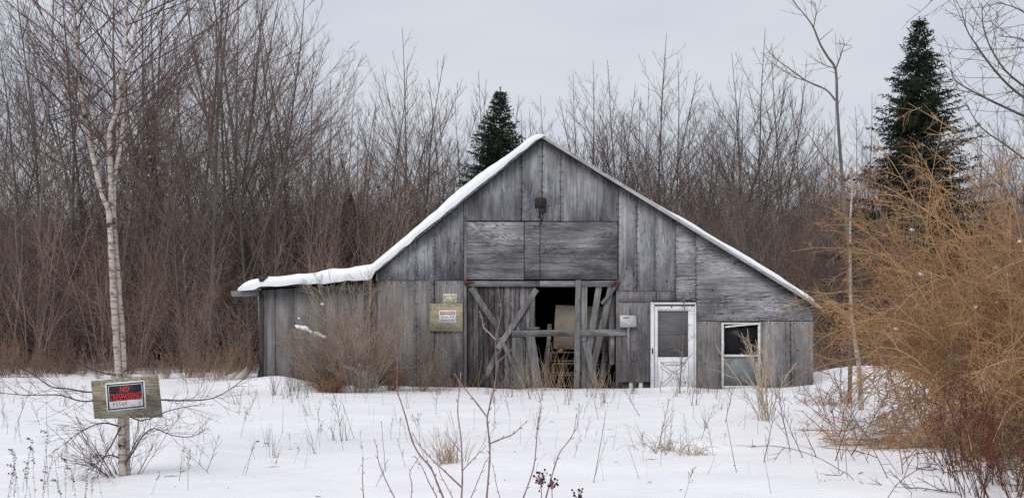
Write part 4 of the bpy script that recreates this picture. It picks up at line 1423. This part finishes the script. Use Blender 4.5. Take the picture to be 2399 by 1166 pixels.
# snow caught in the shrub
for k, (px, py, s_) in enumerate(((698, 765, .045), (706, 767, .05), (714, 768, .055), (722, 772, .045), (729, 777, .04), (738, 780, .03), (745, 782, .05), (752, 786, .045), (760, 789, .035), (737, 787, .025), (755, 712, .03), (838, 771, .02), (700, 745, .018), (820, 862, .05), (808, 860, .04), (830, 866, .05), (845, 856, .05), (838, 872, .05))):
    rr = random.Random(640 + k)
    P = at(px, py, 20.1)
    V, T = [], []
    nU, nV = 9, 6
    for i in range(nV + 1):
        for j in range(nU):
            th = math.pi * i / nV; ph = 2 * math.pi * j / nU
            q = Vector((math.sin(th) * math.cos(ph) * 1.5, math.sin(th) * math.sin(ph), math.cos(th) * .8)) * s_ * rr.uniform(.7, 1.2)
            V.append(q)
    Q = [(i * nU + j, i * nU + (j + 1) % nU, (i + 1) * nU + (j + 1) % nU, (i + 1) * nU + j) for i in range(nV) for j in range(nU)]
    o = obj('snow_clump', G().add([tuple(v) for v in V], Q).mesh('snow_clump', MT['roof_snow'], True))
    o.location = P; o.rotation_euler = (rr.uniform(-.3, .3), rr.uniform(.1, .7), rr.uniform(0, 3))
    tag(o, 'small clump of snow caught in the brown shrub twigs', 'snow', 'snow clumps in the brown shrub')
# pale drum behind the shrub
P = gpx(862, 905); P.y = 20.95; P.x = (860 - 1199.5) * 20.95 / F
dr = empty('drum', (P.x, P.y, gz(P.x, P.y)), 'pale drum lying half buried in snow behind the brown shrub', 'drum')
g = G()
prof = []
for i in range(19):
    a = R(180 * i / 18)
    prof.append((math.cos(a) * .21, math.sin(a) * .32))
prof = [(.21, -.1)] + prof + [(-.21, -.1)]
pr = [(x, z + .1) for x, z in prof]
g.prism(pr, -.16, .20)
obj('body', g.mesh('body', MT['barrel']), dr)
for dyy in (-.17, .02):
    ringp = [Vector((x * 1.03, dyy, (z - .1) * 1.03 + .1)) for x, z in pr]
    obj('rib', G().tubes([(ringp, [.018] * len(ringp))], 5).mesh('rib', MT['plate'], True), dr)
# pale sheet and bent hose by the lean-to corner
P = gpx(555, 889); P.y = 22.6; P.x = (553 - 1199.5) * 22.6 / F
o = obj('leaning_sheet', G().prism([(-.30, -.1), (.22, -.1), (.22, .37), (.16, .30), (-.18, .18), (-.30, .06)], 0, .03).mesh('leaning_sheet', MT['pale_board']))
o.location = (P.x, P.y, gz(P.x, P.y)); o.rotation_euler = (-.15, 0, 0)
tag(o, 'pale broken sheet standing in snow beside the lean-to corner', 'sheet')
hp = [at(603, 838, BY - .05), at(608, 850, BY - .06), at(609, 862, BY - .07), at(606, 875, BY - .08), at(602, 892, BY - .09)]
tag(obj('hose', G().tubes([(hp, [.022] * 5)], 7).mesh('hose', MT['hose'], True)), 'bent black hose standing against the lean-to corner', 'hose')

# ------------------------------------------------------------------ foreground red twigs
DY = 3.6


def twig_plant(name, stems, Y, label, m='dogwood', k0=.0040, cat='shrub', buds=True, seed=0):
    r = random.Random(seed)
    base = stems[0][0]
    p0 = at(base[0], base[1], Y)
    o = empty(name, (p0.x, Y, gz(p0.x, Y)), label, cat)
    b0 = o.location.copy()
    for pts, k in stems:
        if isinstance(pts, tuple): continue
    for pts, k in [s_ for s_ in stems if isinstance(s_[0], list)]:
        n_ = len(pts)
        q = smooth_px(pts, Y, 3, [r.uniform(-.03, .03) + .10 * k * i / n_ for i in range(n_)])
        if pts[0][1] >= 1160:          # runs on into the snow below the frame
            d = (q[0] - q[2]).normalized()
            gx = q[0] + Vector((d.x * .4, d.y * .2, -.55)); gx.z = gz(gx.x, gx.y) - .05
            q = [gx, gx.lerp(q[0], .5) + Vector((r.uniform(-.02, .02), 0, 0))] + q
        q = [v - b0 for v in q]
        rad = taper(k0 * k, k0 * k * .34, len(q))
        for i in range(2, len(rad), 3): rad[i] *= 1.22
        g = G().tubes([(q, rad)], 6)
        if buds:
            for i in range(3, len(q) - 1, 3):
                d = (q[i + 1] - q[i]).normalized()
                e = off_dir(r, d, R(35))
                g.tubes([([q[i], q[i] + e * .008, q[i] + e * .017], [k0 * k * .55, k0 * k * .6, .0006])], 5)
            d = (q[-1] - q[-2]).normalized()
            g.tubes([([q[-1], q[-1] + d * .007, q[-1] + d * .016], [k0 * k * .5, k0 * k * .7, .0006])], 5)
        obj('stem', g.mesh('stem', MT[m], True), o)
    return o


def plantspec(lst): return [((lst[0][0][0][0], 1166), 0)] + lst


twig_plant('red_twig_shrub', plantspec([
    ([(1140, 1168), (1147, 1080), (1147, 1040), (1143, 1000), (1142, 975), (1152, 930), (1160, 895), (1163, 850), (1161, 800), (1166, 770), (1174, 732), (1169, 685)], .92),
    ([(1142, 977), (1110, 935), (1085, 905), (1068, 880)], .75), ([(1146, 1039), (1175, 1027), (1201, 1017), (1216, 1003), (1229, 991)], .7), ([(1166, 848), (1186, 830), (1204, 813)], .6), ([(1161, 795), (1142, 775), (1132, 765), (1130, 745), (1125, 733)], .7)]), DY, 'tallest red-twigged shrub, its stem crossing the left barn door', seed=1)
twig_plant('red_twig_shrub', plantspec([
    ([(1081, 1168), (1083, 1130), (1083, 1094), (1080, 1025), (1072, 962), (1077, 907), (1079, 880)], .95), ([(1081, 1140), (1047, 1108), (1009, 1072), (985, 1045), (970, 1020)], .75), ([(1080, 1059), (1063, 1038), (1047, 1017)], .5), ([(1085, 1100), (1108, 1075), (1132, 1050)], .55)]), DY - .1, 'red-twigged shrub with a straight stem beside the tan grass clump', seed=2)
twig_plant('red_twig_shrub', plantspec([
    ([(1040, 1168), (1024, 1130), (1009, 1094), (984, 1066), (965, 1030), (951, 978), (938, 937), (930, 912), (931, 860), (927, 815)], .95), ([(1022, 1160), (1003, 1125), (990, 1095), (978, 1076)], .55), ([(1062, 1168), (1045, 1135), (1030, 1105), (1024, 1070)], .5)]), DY - .2, 'red-twigged shrub curving up left toward the lean-to', seed=3)
twig_plant('red_twig_shrub', plantspec([([(1225, 1168), (1249, 1099), (1256, 1045), (1259, 1000), (1268, 953), (1262, 925)], .7), ([(1102, 1168), (1122, 1120), (1136, 1085), (1143, 1072)], .5)]), DY, 'thin reddish stem rising beside the dark berry heads', seed=4)
twig_plant('red_twig_shrub', plantspec([([(1278, 1168), (1300, 1090), (1312, 1058), (1330, 1035), (1344, 1012), (1350, 977)], .75), ([(1344, 1012), (1352, 1000), (1354, 980)], .4)]), DY + .1, 'crooked greyish twig leaning right beside the dark berry heads', seed=5)
twig_plant('red_twig_shrub', plantspec([([(926, 1168), (904, 1124), (888, 1085), (884, 1055), (879, 1036)], .6)]), DY, 'short reddish twig leaning left in the front snow', seed=6)
twig_plant('red_twig_shrub', plantspec([([(852, 1168), (849, 1119), (850, 1098), (850, 1076)], .6)]), DY, 'short upright reddish twig in the front snow', seed=7)
twig_plant('red_twig_shrub', plantspec([([(963, 1168), (965, 1135), (960, 1108), (968, 1090), (979, 1074)], .55), ([(1172, 1168), (1162, 1130), (1156, 1095), (1152, 1085)], .45)]), DY + .15, 'short zigzag twig between the red-twigged shrubs', seed=8)
# dried berry heads
for k, (px, py, s_, lab) in enumerate(((1268, 1118, 1.0, 'dark dried berry head on a thin stalk between two reddish twigs'), (1293, 1134, .6, 'small dark dried berry head hugging a crooked greyish twig'), (1354, 1158, .7, 'dark dried berry head low in the front snow by itself'))):
    r = random.Random(700 + k)
    P = at(px, py, DY)
    base = Vector((P.x - .01, DY, gz(P.x, DY)))
    o = empty('dried_flower', base, lab, 'weed')
    top = P - base
    polys = [([Vector((0, 0, -.05)), Vector((.02, 0, top.z * .5)), top - Vector((0, 0, .03 * s_))], [.0022, .002, .0016])]
    gg = G()
    for j in range(int(26 * s_)):
        e = top + Vector((r.gauss(0, .014), r.gauss(0, .010), r.gauss(.004, .018))) * s_
        polys.append(([top - Vector((0, 0, .03 * s_)), (top + e) / 2 - Vector((0, 0, .008)), e], [.0010, .0009, .0008]))
        rad = r.uniform(.003, .005)
        nU, nV = 6, 4
        V = [e + Vector((math.sin(math.pi * i / nV) * math.cos(6.283 * m / nU), math.sin(math.pi * i / nV) * math.sin(6.283 * m / nU), math.cos(math.pi * i / nV))) * rad for i in range(nV + 1) for m in range(nU)]
        gg.add([tuple(v) for v in V], [(i * nU + m, i * nU + (m + 1) % nU, (i + 1) * nU + (m + 1) % nU, (i + 1) * nU + m) for i in range(nV) for m in range(nU)])
    obj('stalk', G().tubes(polys, 4).mesh('stalk', MT['dogwood'], True), o)
    tag(obj('berries', gg.mesh('berries', MT['berry'], True), o), kind='stuff')

# ------------------------------------------------------------------ weeds in the field


def goldenrod(seed):
    r = random.Random(seed)
    q = shoot(r, (0, 0, -.08), (r.uniform(-.15, .25), 0, 1), 1.0, 11, .05, 0)
    d = (q[-1] - q[-2]).normalized()
    for k in range(4):                   # nodding tip
        d = (d + Vector((-.45, 0, -.35))).normalized(); q.append(q[-1] + d * .035)
    polys = [(q, taper(.0032, .0014, len(q)))]
    V, T = [], []
    for k in range(64):
        t = r.uniform(.5, 1.0) if k < 52 else r.uniform(.2, .5)
        c, dd = along(q, min(t, .999))
        dr_ = off_dir(r, dd, R(70)); L_ = r.uniform(.015, .045)
        e = c + dr_ * L_ + Vector((0, 0, -.012))
        m_ = c + dr_ * L_ * .6 + Vector((0, 0, .006))
        sd_ = dr_.cross(Vector((0, 0, 1))).normalized() * r.uniform(.003, .006)
        n0 = len(V); V += [c, m_ - sd_, e, m_ + sd_]; T += [(n0, n0 + 1, n0 + 2), (n0, n0 + 2, n0 + 3)]
    return G().tubes(polys, 4), G().add([tuple(v) for v in V], None, T)


GR = []
for k in range(6):
    a, b = goldenrod(800 + k)
    GR.append((a.mesh('stem', MT['weed'], True), b.mesh('seed_head', MT['seed'])))
r = random.Random(17)
gr_px = [(18, 1052), (45, 1045), (62, 1022), (88, 1040), (112, 1005), (105, 1060), (135, 1048), (150, 1070), (168, 1062), (185, 1085), (205, 1090), (60, 1075), (30, 1100), (128, 1100), (78, 1090), (160, 1110), (190, 1120), (225, 1115), (5, 1080), (238, 1085), (100, 1120), (570, 1020)]
for k, (px, top) in enumerate(gr_px):
    base = top + r.uniform(90, 150)
    if k == len(gr_px) - 1: base = 1118
    P = gpx(px + r.uniform(-14, 6), base)
    H = CZ + (HY - top) * P.y / F
    o = empty('goldenrod_stalk', P, 'dry goldenrod stalk with nodding seed head in the snow left of the birch' if k < len(gr_px) - 1 else 'lone dry goldenrod stalk leaning left in open snow right of the birch', 'weed', 'goldenrod stalks left of the birch' if k < len(gr_px) - 1 else None)
    s_ = max(.25, H - P.z) / 1.0
    o.scale = (s_, s_, s_); o.rotation_euler = (0, r.uniform(-.1, .16) if k < len(gr_px) - 1 else -.28, r.uniform(-.5, .5) + (3.14 if r.random() < .3 else 0))
    a, b = GR[k % 6]
    obj('stem', a, o); tag(obj('seed_sprays', b, o), kind='stuff')


def weed_mesh(kind, seed):
    r = random.Random(seed)
    P = []
    if kind == 'straight':
        q = shoot(r, (0, 0, -.06), (r.uniform(-.1, .1), 0, 1), 1.06, 6, .04, 0)
        P.append((q, taper(.0042, .0022, 6)))
        P += twigs_on(r, q, 2, .6, .95, .08, R(35), .0022, .05, .1, 4)
    elif kind == 'bent':
        q = shoot(r, (0, 0, -.06), (.25, 0, 1), 1.25, 11, .03, -.17)
        P.append((q, taper(.0040, .0016, 11)))
        P += twigs_on(r, q, 6, .75, .99, .10, R(40), .0018, -.1, .15, 4)
    elif kind == 'branched':
        q = shoot(r, (0, 0, -.06), (r.uniform(-.3, .3), 0, 1), 1.0, 8, .08, 0)
        P.append((q, taper(.0050, .0022, 8)))
        P += twigs_on(r, q, 7, .25, .97, .34, R(32), .0028, .04, .1, 5, 2)
    elif kind == 'umbel':
        q = shoot(r, (0, 0, -.06), (r.uniform(-.25, .1), 0, 1), .95, 7, .05, 0)
        P.append((q, taper(.0042, .002, 7)))
        t = twigs_on(r, q, 7, .55, .99, .22, R(40), .0022, .08, .1, 4, 4)
        P += t
        for a, _ in t:
            P.append(([a[-1], a[-1] + Vector((.008, 0, .012))], [.007, .004]))
    elif kind == 'cluster':
        for k in range(7):
            q = shoot(r, (r.uniform(-.12, .12), r.uniform(-.1, .1), -.05), (r.uniform(-.35, .35), r.uniform(-.2, .2), 1), r.uniform(.6, 1.05), 6, .05, 0)
            P.append((q, taper(.0036, .0016, 6)))
            P += twigs_on(r, q, 2, .4, .95, .14, R(30), .0018, 0, .1, 4)
    return G().tubes([(q, [v * 1.45 for v in rd]) for q, rd in P], 4).mesh('weed_' + kind, MT['weed'], True)


WM = {k: [weed_mesh(k, 830 + 10 * i + j) for j in range(4)] for i, k in enumerate(('straight', 'bent', 'branched', 'umbel', 'cluster'))}
WL = {'straight': ('weed_stalk', 'thin bare straight weed stalk poking up through the snow', 'straight weed stalks in the snow'),
      'bent': ('bent_weed', 'dry weed stalk bent over in an arch above the snow', 'bent weed stalks in the snow'),
      'branched': ('twiggy_weed', 'dry twiggy weed with rising side shoots standing in snow', 'twiggy weeds in the snow'),
      'umbel': ('seed_weed', 'dry weed with small dark seed heads standing in snow', 'seeding weeds in the snow'),
      'cluster': ('weed_tuft', 'loose tuft of several thin dry stalks standing in snow', 'tufts of stalks in the snow')}


def weed(kind, px, base, hpx, lean=0.0, j=None, flip=None):
    P = gpx(px, base)
    nm, lab, grp = WL[kind]
    o = obj(nm, WM[kind][r.randrange(4) if j is None else j])
    o.location = P
    s_ = hpx * P.y / F
    o.scale = (s_ * 1.0, s_ * 1.0, s_)
    o.rotation_euler = (r.uniform(-.1, .1), lean, (math.pi if (flip if flip is not None else r.random() < .5) else 0) + r.uniform(-.5, .5))
    return tag(o, lab, 'weed', grp)


for a in (('straight', 732, 1025, 75, -.35), ('bent', 790, 1035, 75, 0), ('bent', 838, 1110, 50, 0), ('straight', 745, 1000, 60, 0), ('branched', 800, 1030, 120, -.1), ('straight', 830, 1020, 85, -.3), ('straight', 903, 1107, 120, -.15), ('branched', 880, 1142, 75, .4),
          ('umbel', 985, 1010, 60, -.2), ('umbel', 935, 1010, 45, -.2), ('bent', 1055, 975, 30, 0), ('branched', 1160, 985, 90, -.2), ('straight', 1110, 995, 60, 0), ('straight', 1390, 1128, 110, -.2), ('straight', 1390, 1130, 175, -.25), ('straight', 1415, 1128, 60, -.1), ('straight', 1497, 1120, 80, -.25), ('straight', 1515, 1118, 40, .1),
          ('branched', 1545, 1056, 125, -.35), ('branched', 1640, 1030, 105, -.35), ('branched', 1670, 1065, 80, -.3), ('straight', 1660, 1110, 55, -.4), ('straight', 1726, 1108, 130, -.2), ('straight', 1755, 1118, 35, -.1), ('umbel', 1600, 1185, 90, -.4), ('bent', 1718, 1116, 22, 0), ('straight', 1806, 1165, 110, -.25), ('branched', 1920, 1148, 40, -.4),
          ('branched', 1500, 970, 100, .35), ('branched', 1700, 985, 110, -.3), ('branched', 1960, 1100, 190, -.5), ('branched', 1995, 1090, 180, -.6), ('branched', 1880, 1085, 150, -.5), ('branched', 1850, 1060, 150, -.4), ('branched', 1790, 1090, 140, -.3), ('branched', 485, 1112, 95, .3), ('branched', 490, 1116, 70, .6), ('branched', 420, 1130, 80, 0), ('umbel', 440, 1150, 100, .1), ('umbel', 355, 1160, 60, .4), ('straight', 575, 1118, 90, -.25),
          ('straight', 460, 1065, 70, .2), ('branched', 95, 985, 60, .2), ('straight', 6, 965, 80, .15), ('branched', 40, 980, 110, .3), ('straight', 110, 990, 70, -.1)):
    weed(*a)
for k in range(235):      # the stems between
    base = 915 + 200 * r.random() ** 1.7
    px = r.uniform(560, 2000) if r.random() < .8 else r.uniform(0, 560)
    kd = r.choices(('straight', 'bent', 'branched', 'umbel', 'cluster'), (7, 2, 2.5, 1.5, 2))[0]
    weed(kd, px, base, r.uniform(28, 75), r.uniform(-.35, .25))
for k in range(26):
    weed('cluster', r.choice((r.uniform(640, 700), r.uniform(1100, 1330), r.uniform(1350, 1480), r.uniform(1560, 1900))), r.uniform(912, 950), r.uniform(40, 85), r.uniform(-.15, .1))


def grass_mesh(seed, n_, spread, H, bend):
    r = random.Random(seed)
    P = []
    for k in range(n_):
        q = shoot(r, (r.gauss(0, spread), r.gauss(0, spread), -.03), (r.uniform(-.6, .5), r.uniform(-.4, .4), 1), H * r.uniform(.45, 1.1), 7, .06, -bend * r.uniform(.2, 1.6))
        P.append((q, taper(.0034, .0012, 7)))
    return G().tubes(P, 3)


for (px, base, n_, sp, H, bd, m, lab) in ((1052, 1082, 75, .10, .40, .10, 'straw', 'tan dry grass clump in the snow behind the red-twigged shrubs'), (1560, 1058, 60, .12, .35, .35, 'straw', 'flattened tan grass tuft in the snow before the storm door'), (1625, 1062, 55, .06, .3, .5, 'straw', 'bent tan grass wisp beside a small snow hump'),
                                          (1290, 909, 55, .22, 1.0, .05, 'straw', 'tall dry grass standing in the open barn doorway'), (1215, 909, 50, .3, .75, .06, 'straw', 'tall dry grass against the left barn door'), (1400, 909, 40, .2, .6, .06, 'straw', 'short dry grass below the leaning door planks'),
                                          (1050, 909, 80, .35, .55, .06, 'orange_shrub', 'rusty dry grass along the wall left of the plank doors'), (1640, 920, 40, .3, .6, .05, 'straw', 'dry grass between the storm door and the window'), (520, 892, 90, .4, .6, .06, 'orange_shrub', 'dry rusty grass beside the pale broken sheet'), (715, 905, 50, .2, .4, .1, 'straw', 'pale dry grass before the lean-to wall'),
                                          (1960, 948, 160, .35, .45, .3, 'orange_shrub', 'matted brown grass in a snow hollow right of the barn')):
    tag(put_shrub('grass_clump', px, base, grass_mesh(int(px), n_, sp, H, bd), m, lab, 'grass'), kind='stuff')

# snow caught in the golden thicket
for k in range(16):
    rr = random.Random(960 + k)
    P = at(rr.uniform(2090, 2390), rr.uniform(520, 900), rr.uniform(11.4, 12.4))
    V = []
    nU, nV = 8, 5
    s_ = rr.uniform(.014, .032)
    for i in range(nV + 1):
        for j in range(nU):
            th = math.pi * i / nV; ph = 2 * math.pi * j / nU
            V.append(Vector((math.sin(th) * math.cos(ph) * 1.8, math.sin(th) * math.sin(ph), math.cos(th) * .8)) * s_ * rr.uniform(.7, 1.25))
    Q = [(i * nU + j, i * nU + (j + 1) % nU, (i + 1) * nU + (j + 1) % nU, (i + 1) * nU + j) for i in range(nV) for j in range(nU)]
    o = obj('snow_clump', G().add([tuple(v) for v in V], Q).mesh('snow_clump', MT['roof_snow'], True))
    o.location = P; o.rotation_euler = (0, rr.uniform(-.5, .5), rr.uniform(0, 3))
    tag(o, 'tiny clump of snow caught in the golden thicket canes', 'snow', 'snow clumps in the golden thicket')
# bark flakes, seeds and twig bits lying on the snow
g = G(); rr = random.Random(980)
for k in range(230):
    Y = 5.5 + 16 * rr.random() ** .8; X = rr.uniform(-.5, .5) * Y * 1.02
    z = gz(X, Y) + .006; a = rr.uniform(0, 3.14); L_ = rr.choice((.006, .009, .025, .06)); w_ = rr.uniform(.002, .004)
    c, s_ = math.cos(a), math.sin(a)
    g.add([(X + c * L_ - s_ * w_, Y + s_ * L_ + c * w_, z), (X - c * L_ - s_ * w_, Y - s_ * L_ + c * w_, z), (X - c * L_ + s_ * w_, Y - s_ * L_ - c * w_, z), (X + c * L_ + s_ * w_, Y + s_ * L_ - c * w_, z), (X, Y, z + w_ * 1.6)], None, [(0, 1, 4), (1, 2, 4), (2, 3, 4), (3, 0, 4)])
tag(obj('snow_litter', g.mesh('snow_litter', MT['seed'])), 'scattered seeds and twig bits lying on the snow field', 'litter', None, 'stuff')
# odd boards standing in the dark behind the doors
for k, (p, q, wd, dy_, lab) in enumerate((((1276, 905), (1288, 760), 10, .5, 'thin dark board leaning in the gap between the two doors'), ((1410, 905), (1419, 800), 12, .3, 'short dark board leaning behind the broken right door'))):
    A = Vector((inx(p[0], dy_), BY + dy_, inz(p[1] + 12, dy_))); B = Vector((inx(q[0], dy_), BY + dy_ + .08, inz(q[1], dy_)))
    o = obj('loose_board', G().board(Vector((0, 0, 0)), B - A, wd / S, .022).mesh('loose_board', MT['plank_door']))
    o.location = A
    tag(o, lab, 'board')
